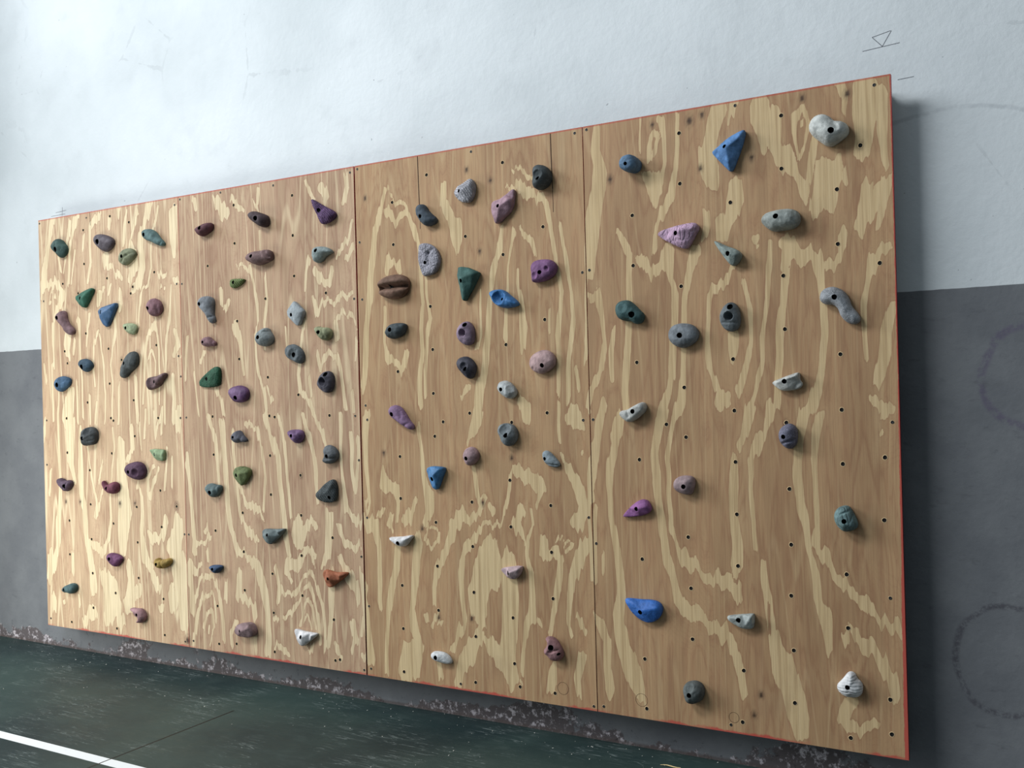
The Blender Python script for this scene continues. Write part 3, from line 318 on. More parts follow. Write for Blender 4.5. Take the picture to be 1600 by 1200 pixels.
PALE=[[3728,2424,14,3718,2332,20,3736,2255,27,3720,2158,30,3696,2049,31,3686,1926,27,3676,1827,17],[3972,2378,6,3956,2334,8,3952,2275,8,3975,2283,9,3992,2341,8,3972,2378,5],[3941,2216,19,3972,2164,29,3984,2126,22,3982,2067,8],[4075,2447,7,4078,2340,7,4069,2235,9,4047,2119,13,4000,2017,11,3973,1972,8,3965,1900,10],[4005,2411,16,4018,2349,8,4019,2242,6,4004,2160,8],[4252,2418,27,4226,2341,27,4199,2264,30,4210,2192,27,4226,2138,12],[4405,2439,17,4426,2356,25,4457,2261,28,4500,2176,25,4532,2127,19,4564,2089,19,4579,2021,8],[4566,2383,8,4537,2327,9,4538,2260,8,4550,2191,4,4579,2243,5,4592,2307,7,4570,2377,5],[4565,2334,4,4565,2311,4],[4703,2443,16,4723,2385,8,4715,2310,7],[4801,2393,31,4793,2297,33,4786,2212,26,4780,2170,13],[4612,2249,10,4599,2162,12,4580,2065,9],[4674,2152,24,4672,2076,29,4649,2002,24,4604,1952,11],[4727,2134,10,4720,2070,16],[4870,2093,10,4838,2034,25,4786,2029,13],[4816,2004,23,4784,1954,20,4752,1893,13],[4858,1839,10,4811,1790,20,4783,1717,11,4771,1632,9,4768,1524,8,4776,1416,6],[4868,1625,11,4845,1520,16,4832,1414,16,4809,1329,12],[4187,2043,11,4185,1973,12,4168,1917,6],[4235,2015,15,4245,1944,18],[4315,2121,17,4313,2052,23,4288,1986,18],[3810,1988,9,3835,1949,13,3860,1886,12,3851,1789,11,3854,1691,12,3844,1570,13,3834,1448,13,3824,1326,13,3825,1229,12],[3899,1882,13,3949,1817,22,4001,1825,19,4028,1894,22,4026,1799,14,4049,1726,13,4046,1619,11,4036,1501,13,4027,1394,14,3985,1275,15,3964,1210,13],[4140,1884,20,4113,1792,14,4088,1700,10,4085,1582,9,4081,1463,9,4077,1393,9,4069,1322,14,4047,1227,14],[4282,1790,15,4233,1736,11,4196,1692,11,4184,1611,7,4178,1495,8,4188,1401,11,4222,1330,12,4256,1260,7],[4328,1752,8,4351,1659,7,4352,1545,6,4332,1443,8,4312,1374,13,4293,1317,9],[4282,1548,18,4280,1479,15,4279,1433,6],[4436,1891,7,4423,1767,8,4416,1655,7,4398,1542,9,4391,1429,7,4363,1327,10,4327,1259,9],[4492,1885,22,4546,1824,27,4600,1797,22,4620,1730,12,4628,1641,12,4626,1531,11,4617,1421,11,4599,1334,12,4563,1223,12],[4489,1762,14,4480,1651,12,4467,1573,15,4459,1472,11,4451,1382,11,4442,1258,12],[3674,1740,11,3714,1725,15,3725,1625,9,3735,1513,8,3719,1403,11,3676,1342,15,3653,1267,9],[3779,1610,8,3763,1512,10,3766,1401,8],[4379,1908,13],[4386,1878,5],[3919,2558,3,3917,2292,3],[3727,1273,13,3702,1170,16,3686,1080,13,3675,951,7],[3795,1234,21,3780,1170,23,3772,1132,15,3748,1030,15,3738,927,11,3748,800,11,3766,699,14,3777,598,15,3781,496,18,3764,393,21,3782,293,31,3821,196,35,3846,111,27,3871,64,9],[3992,1269,17,3963,1183,15,3943,1083,15,3948,959,17,3961,859,13,3971,761,13,3984,662,13,4012,565,14,4042,481,25,4118,427,24,4193,410,21,4235,354,18,4264,298,16,4280,216,12,4290,146,11],[4051,1269,14,4016,1170,10,3999,1059,8,4000,935,8,4006,837,8,4004,762,8,4048,691,17,4085,632,19,4148,600,16,4198,592,21,4259,560,27,4282,508,7],[4272,1051,12,4269,943,16,4266,824,15,4276,729,18,4273,633,22],[4229,1293,31,4216,1261,7],[4339,1265,20,4318,1182,13,4292,1099,9],[4372,1159,14,4339,1064,10,4334,945,7,4345,827,7,4346,721,7],[4422,1264,18,4402,1182,9,4370,1088,6],[4377,687,8,4380,594,13,4392,500,15,4400,431,15,4421,363,26,4442,272,38,4475,183,38,4495,93,34,4505,25,23],[4548,1228,21,4523,1124,17,4514,1008,15,4522,893,14,4543,802,12,4549,733,9,4567,654,14,4578,552,14,4607,463,19,4617,338,9],[4606,1250,13,4586,1159,10,4578,1044,8,4580,930,8,4581,815,10,4576,758,12,4603,713,10,4634,624,12,4688,583,19,4741,554,18,4772,501,10,4804,493,18,4845,475,13,4864,411,5],[4672,413,12,4682,368,5],[4695,438,11,4737,397,23,4789,358,22,4825,296,18,4844,210,11],[3659,409,7,3686,360,16,3712,286,15,3709,183,15,3720,82,18],[3656,1054,6,3645,925,6,3644,795,6,3648,537,6],[3701,644,6,3699,567,5],[4792,1271,14,4844,1237,18,4822,1215,8],[4818,1157,7],[4688,189,22,4654,116,16,4729,82,16,4772,111,11],[2621,2298,7,2589,2200,10,2557,2101,14,2532,1978,18,2520,1842,16,2493,1672,14,2480,1501,16,2462,1387,13],[2635,2290,6,2689,2244,7,2743,2205,7,2775,2134,11,2806,2020,9,2815,1887,9,2825,1754,7,2808,1644,9,2811,1533,9,2797,1401,11,2796,1290,12],[2625,2207,14,2672,2157,19,2742,2171,12],[2626,2015,6,2631,1947,20,2687,1953,11,2699,1896,8],[2604,1779,7,2598,1610,6,2617,1519,18,2665,1494,11,2699,1448,17,2729,1537,8],[2842,1874,6,2846,1796,7,2864,1707,8,2841,1620,7,2832,1488,7,2825,1323,7],[2954,2279,12,2945,2193,16,3008,2110,35,3019,2033,26,3024,2000,10],[3315,2307,5,3363,2285,7,3398,2260,8,3421,2252,5],[3283,2248,5,3361,2218,23,3431,2178,13,3477,2152,14,3497,2058,9,3512,1954,9,3526,1851,8,3541,1768,8,3533,1688,9,3517,1566,10,3520,1464,8,3510,1312,7],[3259,2073,7,3244,1979,11,3203,1856,12,3181,1731,12,3171,1604,14,3154,1477,16,3126,1371,21,3110,1275,19],[3320,2066,7,3306,2015,5,3292,1933,4,3277,1850,5,3266,1683,7,3257,1579,10],[3350,2063,8,3402,1996,9,3423,1921,6],[3333,1888,5,3330,1804,7,3346,1720,10,3349,1616,18,3346,1543,13,3339,1502,5],[3543,2053,5,3557,1950,6,3572,1847,7,3591,1745,7,3594,1643,8,3580,1543,8,3565,1442,11,3561,1311,12],[3605,1441,7,3613,1340,7],[3648,1560,6,3648,1460,6,3662,1860,4],[3481,1711,4,3478,1609,4],[3133,1798,4,3133,1584,4,3105,1522,6],[3063,1384,13,3023,1341,8],[3674,1899,8,3703,1956,10,3711,2035,8],[3680,1718,7,3703,1757,4],[2477,1256,21,2465,1142,15,2469,1014,11,2483,862,6,2485,824,6,2471,791,6,2456,823,6,2467,855,6],[2468,734,32,2508,723,27,2529,623,11,2530,509,11,2528,370,11,2535,320,6],[2573,1003,9,2578,928,28,2640,904,19,2653,830,9,2643,742,7],[2567,827,6,2533,762,9],[2613,778,11,2600,740,14,2618,703,6],[2647,630,17,2628,528,17,2601,426,17,2572,260,10,2560,120,9,2557,32,11],[2780,1204,9,2791,1081,8,2803,983,11,2830,885,25,2828,812,21,2804,762,11],[2753,834,11,2729,796,18,2689,744,18],[2803,749,5,2833,745,5,2877,716,6,2876,680,6,2837,629,6,2802,688,6,2821,726,5],[2763,661,23,2744,536,20,2733,437,17,2715,336,13,2727,250,20,2755,179,20,2708,137,53,2691,60,57],[2833,273,9,2865,338,5,2888,318,5,2864,289,5],[2950,720,22,2903,620,13,2864,545,13,2846,446,10,2844,360,9],[2996,794,30,2951,756,18,3053,773,18,3110,811,8,3086,929,10,3074,1012,10],[3105,853,5,3123,873,5,3139,850,5,3122,826,5],[3166,819,18],[3267,981,8,3263,922,7,3250,852,6,3227,781,8,3178,755,8,3115,743,8,3049,665,18,3005,603,14,2994,506,12,2999,410,10,3010,315,9,2964,226,14,2933,174,9],[3162,678,23,3146,612,55,3130,540,65,3078,441,42,3080,369,39,3102,312,28],[3242,595,37,3251,455,37,3248,350,37,3231,243,37,3228,149,41,3253,58,24],[3079,250,28,3035,186,32,2989,109,26,2958,20,16],[3148,222,35,3201,146,30],[3307,982,27,3374,972,31,3425,927,16,3397,869,10],[3319,820,17,3287,760,20,3313,715,11,3332,670,5],[3363,833,5,3374,765,5,3346,705,6,3337,624,9,3361,556,11,3365,453,13,3355,360,20,3327,311,11,3311,217,7,3301,99,7],[3395,346,12],[3425,710,17,3423,652,22,3476,667,19,3509,612,14,3483,497,14,3468,405,12,3446,311,10],[3483,702,5,3496,725,4,3534,699,5,3565,684,5,3545,654,6,3521,675,5],[3622,698,25,3588,618,19,3554,525,16,3539,434,11,3536,343,8,3548,299,6],[3519,1066,7,3556,1021,16,3603,921,19,3620,843,19,3587,786,31],[3658,867,11,3654,945,6],[3343,1283,29,3355,1225,17],[3110,1251,24,3079,1167,18,3049,1120,9],[3575,1246,30,3611,1179,21],[3663,1246,7],[3513,1281,6,3511,1202,6,3514,1111,6],[3677,1112,11,3675,1034,9,3663,923,6],[3676,846,7,3665,690,6,3664,534,6],[3588,382,14,3617,329,6],[3596,237,16,3568,133,14,3578,56,11],[3454,164,14,3445,72,22],[3620,1061,7],[2859,130,9,2871,46,13],[2790,318,8,2807,283,8],[3293,52,8],[2423,105,13,2470,59,18,2420,514,10,2449,388,10],[1503,2379,20,1564,2316,37,1547,2284,14],[1628,2376,17,1702,2312,9],[1811,2409,9,1801,2333,7],[1772,2370,5,1807,2300,5],[1812,2201,5,1816,2102,5],[2129,2422,6,2155,2356,8,2181,2300,9],[2238,2367,27,2263,2322,17,2249,2292,8],[2387,2400,11,2398,2336,11,2369,2268,11],[2419,2170,7,2397,2110,8,2349,2053,11,2321,2014,7],[2415,2047,16,2374,1999,8],[2144,2030,8,2120,1947,8,2110,1863,7],[2177,1974,14,2222,1897,16,2269,1873,13,2292,1954,8],[1647,2040,6,1692,2014,8,1737,2000,12,1764,1910,7,1783,1821,7,1788,1733,5,1763,1668,5,1767,1559,6,1779,1471,7,1820,1360,7,1831,1251,9],[1841,1969,6,1852,1860,8,1842,1795,8,1832,1709,6,1829,1556,5],[1526,1905,13,1530,1815,9],[1579,1856,11,1545,1791,6],[1621,1720,17,1649,1641,15,1668,1540,8,1680,1451,7],[2105,1715,7,2073,1589,9,2055,1462,9,2066,1377,11,2120,1312,9,2145,1249,9],[2165,1838,10,2190,1753,12,2246,1801,11,2300,1787,9,2341,1826,13,2407,1822,10],[2352,1743,11,2297,1705,9,2308,1621,13],[2378,1741,8,2429,1677,7],[2183,1564,8,2195,1490,10,2251,1540,14,2305,1538,11,2329,1454,8,2340,1371,9,2350,1278,11],[2427,1615,7,2417,1513,6],[1849,1360,12,1877,1316,7],[1269,1693,9,1248,1579,7,1244,1463,7],[1361,1529,9,1395,1596,6],[1468,1390,9,1513,1321,10,1526,1254,9],[2124,1439,6,2134,1333,6],[1310,1462,5,1335,1255,6],[1977,1701,6,1986,1550,4],[2393,1370,7,2402,1267,7],[1343,2398,16,1358,2350,10],[1410,1247,14,1456,1128,10,1468,998,10,1478,809,7],[1508,1211,20,1520,1070,16,1528,928,16,1535,787,16,1562,648,14,1607,545,16,1695,515,17,1741,472,24,1776,360,25,1803,247,17,1807,133,17,1796,40,19],[1240,1043,9,1252,898,10,1264,753,10,1267,608,8,1283,561,15,1335,576,10],[1371,650,14,1404,616,8,1352,577,10],[1687,1210,14,1757,1187,9,1793,1072,7,1811,935,7,1790,774,7],[1589,1164,8,1591,988,8,1610,860,8,1630,721,8,1684,654,20,1745,599,9],[1627,884,8,1672,792,11,1712,782,20,1758,750,14,1789,728,7],[1814,1244,13,1857,1141,15,1900,1039,14,1910,903,14,1928,757,14,1939,644,14,1959,544,13],[1906,1232,9,1948,1108,8,1958,972,8,1972,837,8,1980,736,8],[2024,716,30,2015,648,30,2036,604,21,2083,685,15,2128,743,12,2149,699,7],[2122,565,17,2064,561,15,2018,514,30,1957,498,21,1940,452,13,1970,420,12],[2120,498,9,2107,553,7],[2072,1254,11,2120,1131,11,2145,1009,10,2155,899,9,2160,811,7],[2230,747,20,2226,637,21,2216,560,19,2178,502,12],[2235,484,14,2233,418,18,2229,308,16,2219,220,12,2201,108,12],[2146,1253,11,2200,1164,9,2219,1076,9],[2317,1241,11,2313,1121,9,2316,1012,8,2326,893,8,2337,795,12,2398,744,17,2424,713,12],[2285,717,12,2325,643,14,2379,603,12,2408,626,16],[2377,1154,11,2380,1056,9,2384,948,8,2395,884,11,2420,1003,8,2417,1132,9],[2294,554,14,2334,491,22,2374,440,28,2399,378,12,2398,334,7],[1376,542,8,1383,495,8],[1244,438,29,1286,417,17,1330,444,9],[1253,221,9,1310,346,9,1380,423,10,1429,367,8,1467,276,10,1479,158,10,1484,64,10],[1266,77,10,1296,201,10,1342,289,9,1385,328,7,1425,272,6,1429,154,6],[1335,108,6,1356,206,6,1382,244,6,1405,187,6,1411,104,6,1384,54,6],[1379,161,4,1373,112,4],[1500,279,10,1512,386,8],[1612,440,16,1600,322,20,1655,292,20,1702,273,16,1716,205,13],[1587,192,8,1536,117,10,1542,59,10],[1893,392,9,1921,337,9,1982,354,9,2029,414,9,2097,452,9,2146,389,9,2172,303,7,2182,194,7,2179,83,7],[1917,212,9,1964,251,8,2004,322,7,2088,396,7,2115,331,9,2141,245,7,2151,124,7],[2022,211,7,2054,282,5,2082,329,5,2105,275,5,2122,188,5],[2044,202,4,2075,250,4,2095,185,4],[2048,102,4,2084,62,4,2108,131,4],[1865,481,9,1892,369,11,1874,288,9],[1849,217,9,1871,202,11],[1851,69,13,1912,53,15,1941,34,8],[2251,113,9,2271,72,18],[2354,244,17,2379,171,17,2349,102,8],[2414,196,7,2425,304,5],[1154,602,26,1141,504,30,1145,358,26,1149,236,18],[1257,76,8,1235,-47,9],[1713,123,10,1717,32,8],[143,2434,18,112,2346,18,81,2257,18,49,2144,18,37,2064,26,14,1962,8],[192,2429,4,194,2338,4,188,2178,7,204,2131,10],[304,2417,9,283,2329,10,262,2240,8,231,2129,7],[367,2433,17,329,2369,13,288,2238,9,284,2125,8,272,2035,9],[341,2233,5,319,2122,4,298,2033,4],[564,2422,17,511,2373,17,476,2332,10,471,2221,8,477,2131,9,447,2033,9],[423,2304,9,411,2226,8],[655,2368,13,644,2315,10],[614,2164,27,611,2109,20,669,2093,13,734,2055,16],[731,2415,16,729,2371,8],[796,2407,8,776,2301,9,765,2216,7],[892,2386,8,857,2314,9,823,2253,8,835,2155,36,848,2078,36,814,2027,18],[996,2428,19,971,2367,22,919,2265,20,908,2181,22,920,2072,20,893,1989,24,844,1960,24],[1058,2399,6,1039,2327,8,1014,2277,6,995,2173,5,988,2067,5,964,1973,6,907,1945,6,888,1860,6,876,1754,6],[1179,2375,29,1177,2302,29,1174,2219,24,1178,2135,12],[82,2049,22,146,2045,23,217,2005,21,196,1938,18,158,1883,11,118,1794,10,113,1679,6,118,1564,6],[117,2001,5,88,1957,5,105,1927,5],[139,1965,5,151,1935,5],[590,1989,9,546,1948,19,535,1883,14],[649,1985,9,630,1943,8],[731,1979,11,729,1914,15,718,1849,7],[1052,2040,14,1113,2025,8],[1065,1966,8],[1096,1963,6],[1174,2010,11,1203,1976,12],[1149,1970,5,1139,1887,6,1128,1793,8,1101,1689,8,1088,1532,6,1072,1322,7,1071,1216,7],[260,1741,31,240,1674,22,255,1605,16],[311,1682,11,300,1615,9],[352,1827,16,365,1725,7,361,1613,6,376,1444,6,373,1230,7],[529,1728,8,484,1663,6,477,1552,5,493,1441,5],[537,1705,6,560,1638,6,573,1549,6,579,1384,6,570,1229,6],[457,1843,9,436,1755,7,424,1666,7],[676,1819,9,681,1742,9,661,1656,7,632,1547,6,644,1437,6,633,1229,7],[1011,1768,16,946,1697,9,926,1591,7,914,1484,7,900,1324,6],[1011,1768,11,1031,1682,6,1036,1587,5,1039,1481,6,1026,1322,5],[982,1621,5,948,1558,4],[982,1621,5,1010,1535,4,999,1429,4],[1170,1717,12,1191,1654,15,1158,1582,12],[1211,1580,6],[26,1568,8,40,1452,8],[273,1389,30,243,1310,44,222,1231,36],[100,1565,7,98,1393,7,99,1220,8],[160,1472,5,146,1220,6],[328,1445,7,325,1219,8],[439,1386,7,441,1219,7],[498,1352,7,484,1219,7],[702,1436,7,686,1218,7],[842,1476,9,845,1346,11,848,1217,10],[936,1430,5,944,1217,6],[997,1376,8,999,1217,6],[1147,1478,11,1149,1341,12,1142,1216,12],[148,1297,8,142,1152,9,146,994,9,150,874,10,144,717,16,121,619,24,116,498,19,74,386,19,21,285,24],[259,1224,37,254,1104,32,249,984,26,283,889,15],[341,1176,11,342,1057,16,339,902,23,345,819,18,369,702,18,372,560,18,404,443,20,428,351,24,434,257,27,423,209,9],[411,1081,7,425,987,6,456,846,7,480,765,7,468,682,15,497,742,9,536,825,6],[533,965,9,503,883,7],[416,515,18,488,496,29,523,474,18,579,547,11,601,665,9,597,781,6,621,944,6,651,1060,6,638,1176,6],[706,1118,24,699,945,31,712,831,43,725,716,51,704,600,43,699,485,29],[794,1175,14,798,1061,14,753,1004,14],[833,857,10,864,790,10,869,699,10,857,585,12,885,451,28,917,408,28],[862,1175,6,875,1062,6],[971,973,10,928,916,7,916,837,8,940,809,17,967,861,11,1012,952,7],[916,611,12,956,557,21,1023,594,14,1058,663,20,1039,573,10],[1082,1086,6,1069,953,6,1056,819,6],[1119,1009,6,1113,843,6],[1163,679,27,1152,601,35,1102,532,35,1148,468,55,1160,381,55,1173,294,43,1185,185,35,1182,97,24],[47,445,16,35,395,21,31,298,17,20,248,11],[248,457,11,252,338,13],[294,222,7,301,151,7],[65,166,24,62,93,16],[160,150,11],[518,357,30,586,269,53,600,177,70,562,104,44],[344,60,23,419,114,38],[667,79,36],[748,396,22,761,306,22,740,190,43],[811,264,36],[949,365,21,980,312,28],[1008,191,21],[1093,287,27,1106,200,27],[6,1127,16,19,1225,7],[66,932,8,41,786,8],[1233,408,24,1252,300,14,1256,191,16],[1231,1011,7,1256,847,7,1279,608,9,1276,520,17],[983,1288,7,994,1131,7,1048,1287,7,1046,1142,7],[916,1288,7,902,1130,6],[1177,1285,24,1177,1186,19],[4408,2401,32,4406,2349,31,4418,2283,16,4429,2216,5],[4472,2384,19,4470,2294,16,4468,2211,4],[4506,2225,13,4530,2145,14,4566,2089,11,4577,2031,4],[4781,2401,29,4779,2309,31,4777,2217,21,4751,2153,6],[4851,2389,17,4848,2237,15,4857,2138,9],[4630,2144,15,4621,2051,15,4588,1960,7],[4684,2112,21,4670,2039,15,4626,2000,7],[4791,2073,18,4770,1971,15,4762,1892,9],[4855,2083,14,4841,1994,12,4827,1903,7],[4316,2436,17,4287,2355,5],[4294,2124,11,4277,1994,17,4261,1923,10],[4696,1886,15,4695,1824,12,4645,1778,15],[4497,1855,16,4489,1791,16],[4189,2284,24,4186,2204,21,4212,2140,10]]
TAN=[[3154,412,11,3149,328,30,3156,270,19],[3046,328,14],[3524,591,5,3519,409,5],[4287,1755,8,4283,1594,8],[4557,1124,8,4555,952,8,4566,814,8],[4390,524,4,4393,418,4],[4690,2354,12,4707,2302,12,4717,2207,12,4732,2106,9,4731,2056,2]]
KNOTS=[[3972,2400,6],[4128,2391,10],[4180,2407,2],[4730,2394,8],[4568,2405,5],[4372,2213,7],[4168,2198,7],[3780,2205,8],[4771,2201,5],[4354,161,6],[4325,80,2],[4477,1196,3],[3121,850,4],[2787,718,5],[2867,316,4],[3046,328,6],[3276,1051,4],[2575,1066,5],[3089,1048,3],[682,757,9],[809,763,7],[1149,760,10],[199,749,6],[330,754,6],[1211,34,13],[727,1572,7],[358,1975,5],[837,1978,6],[1846,243,6],[2054,946,4],[3138,1968,4],[3204,2274,2],[3080,2338,3],[2502,2278,3]]
DOTS=[[3678,2425],[4084,2349],[4313,2421],[4489,2354],[4824,2410],[4771,2201],[4082,2149],[4285,2051],[4485,2155],[4685,2053],[3875,2046],[4683,1853],[3873,1842],[4076,1743],[4481,1753],[4827,1771],[3642,1833],[3675,1840],[4482,1552],[4279,1447],[3878,1448],[4078,1342],[4682,1450],[4279,1248],[4681,1247],[3672,1217],[3999,1196],[4080,1145],[4478,1201],[4855,1201],[4827,1075],[4278,1050],[3878,1053],[4680,1049],[4483,952],[4278,848],[4078,749],[3642,808],[3673,701],[3879,649],[4277,649],[4484,743],[4819,850],[4683,646],[4084,547],[4479,551],[4832,572],[4683,450],[4483,346],[4085,346],[3879,244],[4289,247],[4482,149],[4823,208],[4825,84],[4682,49],[3882,43],[3643,19],[3689,25],[4232,30],[4279,47],[2414,2413],[2459,2423],[2862,2343],[3106,2415],[3268,2344],[3623,2419],[2662,2240],[2462,2072],[2663,2042],[3065,2041],[3259,1942],[3461,2043],[2420,1805],[2469,1798],[2865,1740],[3458,1646],[3262,1547],[2872,1542],[2671,1447],[2869,1341],[2473,1291],[2481,1223],[3064,1249],[2919,1211],[2871,1145],[3458,1247],[3281,1207],[3628,1215],[2670,1050],[2435,1029],[3264,954],[2668,854],[3064,851],[3464,851],[2465,755],[2865,751],[3263,750],[3062,652],[3462,651],[2867,551],[2664,447],[3062,447],[3463,453],[2867,349],[3262,352],[2664,245],[3066,250],[2463,332],[2432,566],[3264,152],[3059,44],[2978,27],[3289,54],[3461,49],[2662,43],[2466,34],[2430,22],[1191,2397],[1234,2422],[1541,2422],[1915,2413],[2041,2347],[1635,2345],[1635,2146],[2039,2147],[1434,2045],[1192,1968],[1230,1965],[2041,1944],[2245,1845],[1842,1844],[1640,1741],[1648,1543],[1846,1443],[2049,1350],[1193,1576],[1212,1465],[1242,1242],[1442,1246],[1850,1246],[1886,1240],[2248,1245],[2408,1242],[1196,1240],[1443,1044],[1848,1044],[2050,948],[1847,845],[1645,744],[2048,748],[1443,641],[1205,609],[1238,610],[2248,647],[1646,542],[2044,547],[1844,442],[1646,342],[2043,347],[1444,242],[1846,243],[2243,246],[1254,37],[1449,42],[1577,56],[1846,44],[2246,47],[2275,54],[12,2420],[449,2408],[657,2394],[419,2339],[818,2343],[420,2142],[619,2043],[220,2041],[1017,2046],[837,1978],[818,1942],[34,1950],[359,1975],[420,1737],[222,1641],[245,1569],[617,1640],[727,1572],[1019,1643],[620,1440],[821,1342],[420,1335],[35,1233],[224,1244],[623,1243],[644,1228],[1019,1241],[823,1140],[223,1041],[623,1041],[27,966],[425,941],[1022,841],[425,742],[824,743],[1149,758],[227,639],[623,640],[1025,640],[426,540],[825,544],[224,439],[428,342],[826,344],[626,243],[1026,243],[427,141],[29,42],[226,39],[630,41],[1029,45],[1190,26]]

# ------------------------------------------------------------------ plywood
PW, PH = 1.2192, 2.44
rng = np.random.RandomState(11)
LAT = rng.rand(512, 512)
def vnoise(x, z):
    xi = np.floor(x).astype(int); zi = np.floor(z).astype(int); fx = x-xi; fz = z-zi
    fx = fx*fx*(3-2*fx); fz = fz*fz*(3-2*fz)
    g = lambda a, b: LAT[a % 512, b % 512]
    return (g(xi, zi)*(1-fx)+g(xi+1, zi)*fx)*(1-fz)+(g(xi, zi+1)*(1-fx)+g(xi+1, zi+1)*fx)*fz
def field(X, Z, strokes):
    """signed distance to the pale bands of the veneer; their ends break into teeth along the fibres"""
    J = (vnoise(X/0.012, Z/0.35+7)-0.5)*0.042 + (vnoise(X/0.03+50, Z/0.4)-0.5)*0.040 + (vnoise(X/0.0055+90, Z/0.25)-0.5)*0.016
    Wx = (vnoise(X/0.08+11, Z/0.09)-0.5)*0.008
    x = X + Wx; z = Z + J
    D = np.full(X.shape, 9.0)
    for s in strokes:
        P = [(s[i]/1000, s[i+1]/1000, max(s[i+2]*1.12+0.8, 3.0)/1000) for i in range(0, len(s), 3)]
        if len(P) == 1: P = [P[0], (P[0][0], P[0][1]+0.004, P[0][2])]
        for (ax, az, ar), (bx, bz, br) in zip(P[:-1], P[1:]):
            lo, hi = min(ax, bx)-0.12, max(ax, bx)+0.12; zl, zh = min(az, bz)-0.2, max(az, bz)+0.2
            m = (x > lo) & (x < hi) & (z > zl) & (z < zh)
            if not m.any(): continue
            px, pz = x[m]-ax, z[m]-az; dx, dz = bx-ax, bz-az; L2 = dx*dx+dz*dz+1e-9
            t = np.clip((px*dx+pz*dz)/L2, 0, 1)
            d = np.hypot(px-t*dx, pz-t*dz)-(ar+(br-ar)*t)
            D[m] = np.minimum(D[m], d)
    return D
def plywood_material(tan_a, tan_b, pale_a, pale_b, lines, outer=False):
    t = NT('plywood_veneer')
    v = t.obj(); x, y, z = t.xyz(v)[0:3]
    at = t.n('ShaderNodeAttribute', attribute_name='pale'); kn = t.n('ShaderNodeAttribute', attribute_name='knot')
    oi = t.n('ShaderNodeObjectInfo')
    rnd = oi.outputs['Random']
    fib = t.noise(t.obj((260, 1, 5)), 1.0, 5, 0.65)             # fibre streaks
    fib2 = t.noise(t.obj((70, 1, 1.6)), 1.0, 4, 0.6)
    jag = t.noise(t.obj((130, 1, 7)), 1.0, 4, 0.6)
    d = t.math('ADD', at.outputs['Fac'], t.math('MULTIPLY', t.math('SUBTRACT', jag, 0.5), 0.010))
    pale = t.ramp(d, 0.0012, -0.0012)
    tone = t.noise(t.obj((7, 1, 0.9)), 1.0, 4, 0.55, 0.3)
    tan = t.mix(t.ramp(tone, 0.3, 0.7), lin(tan_a), lin(tan_b))
    # later growth rings following the bands: faint darker lines
    rl = t.math('SINE', t.math('ADD', t.math('MULTIPLY', at.outputs['Fac'], 330.0), t.math('MULTIPLY', tone, 14.0)))
    tan = t.mix(t.math('MULTIPLY', t.ramp(rl, 0.35, 1.0), 0.13), tan, lin((136, 100, 76)))
    # weaker, half-pale figure between the bold bands, toothed along the fibres
    mv = t.n('ShaderNodeCombineXYZ'); jz = t.noise(t.obj((90, 1, 2.2)), 1.0, 3, 0.6)
    t.put(mv.inputs[0], t.math('ADD', t.math('MULTIPLY', x, 10.0), t.math('MULTIPLY', rnd, 40.0)))
    t.put(mv.inputs[2], t.math('MULTIPLY', t.math('ADD', z, t.math('MULTIPLY', jz, 0.16)), 1.5))
    mf = t.noise(mv.outputs[0], 1.0, 2, 0.5, 0.5)
    fr_ = t.math('FRACT', t.math('ADD', t.math('MULTIPLY', mf, 7.0), t.math('MULTIPLY', at.outputs['Fac'], 6.0)))
    mid_band = t.math('MULTIPLY', t.ramp(fr_, 0.02, 0.34), t.ramp(fr_, 1.0, 0.62))
    tan = t.mix(t.math('MULTIPLY', mid_band, 0.22), tan, lin(pale_b))
    tan = t.mix(t.math('MULTIPLY', t.ramp(fr_, 0.16, 0.0), 0.22), tan, lin((140, 104, 78)))
    # narrow upright growth lines
    lv = t.n('ShaderNodeCombineXYZ'); lw = t.noise(t.obj((30, 1, 3)), 1.0, 3, 0.5)
    t.put(lv.inputs[0], t.math('ADD', t.math('MULTIPLY', x, 5.0), t.math('MULTIPLY', rnd, 90.0)))
    t.put(lv.inputs[2], t.math('MULTIPLY', t.math('ADD', z, t.math('MULTIPLY', lw, 0.10)), 0.26))
    lf = t.math('FRACT', t.math('MULTIPLY', t.noise(lv.outputs[0], 1.0, 1, 0.4, 0.1), 14.0))
    ln = t.math('MULTIPLY', t.ramp(lf, 0.0, 0.12), t.ramp(lf, 0.27, 0.15))
    ln = t.math('MULTIPLY', ln, t.ramp(t.noise(t.obj((4, 1, 2.2), (2, 0, 5)), 1.0, 3), 0.36, 0.56))
    tan = t.mix(t.math('MULTIPLY', ln, lines), tan, lin(pale_a))
    edge = t.math('MULTIPLY', t.ramp(d, 0.007, 0.0008), t.math('SUBTRACT', 1.0, pale))
    tan = t.mix(t.math('MULTIPLY', edge, 0.28), tan, lin((148, 108, 80)))
    pl = t.mix(t.ramp(fib2, 0.35, 0.7), lin(pale_a), lin(pale_b))
    col = t.mix(t.math('MULTIPLY', pale, 0.92), tan, pl)
    col = t.mix(t.math('MULTIPLY', t.ramp(fib, 0.40, 0.72), 0.34), col, lin((122, 90, 68)))
    col = t.mix(t.math('MULTIPLY', t.ramp(fib2, 0.48, 0.75), 0.34), col, lin((130, 98, 74)))
    # small pitch flecks, stains
    fl = t.ramp(t.noise(t.obj((120, 1, 18)), 1.0, 2, 0.5), 0.77, 0.80)
    col = t.mix(t.math('MULTIPLY', fl, 0.55), col, lin((92, 62, 44)))
    st = t.math('MULTIPLY', t.ramp(t.noise(v, 2.2, 5, 0.6), 0.56, 0.78), 0.22)
    col = t.mix(st, col, lin((136, 108, 84)))
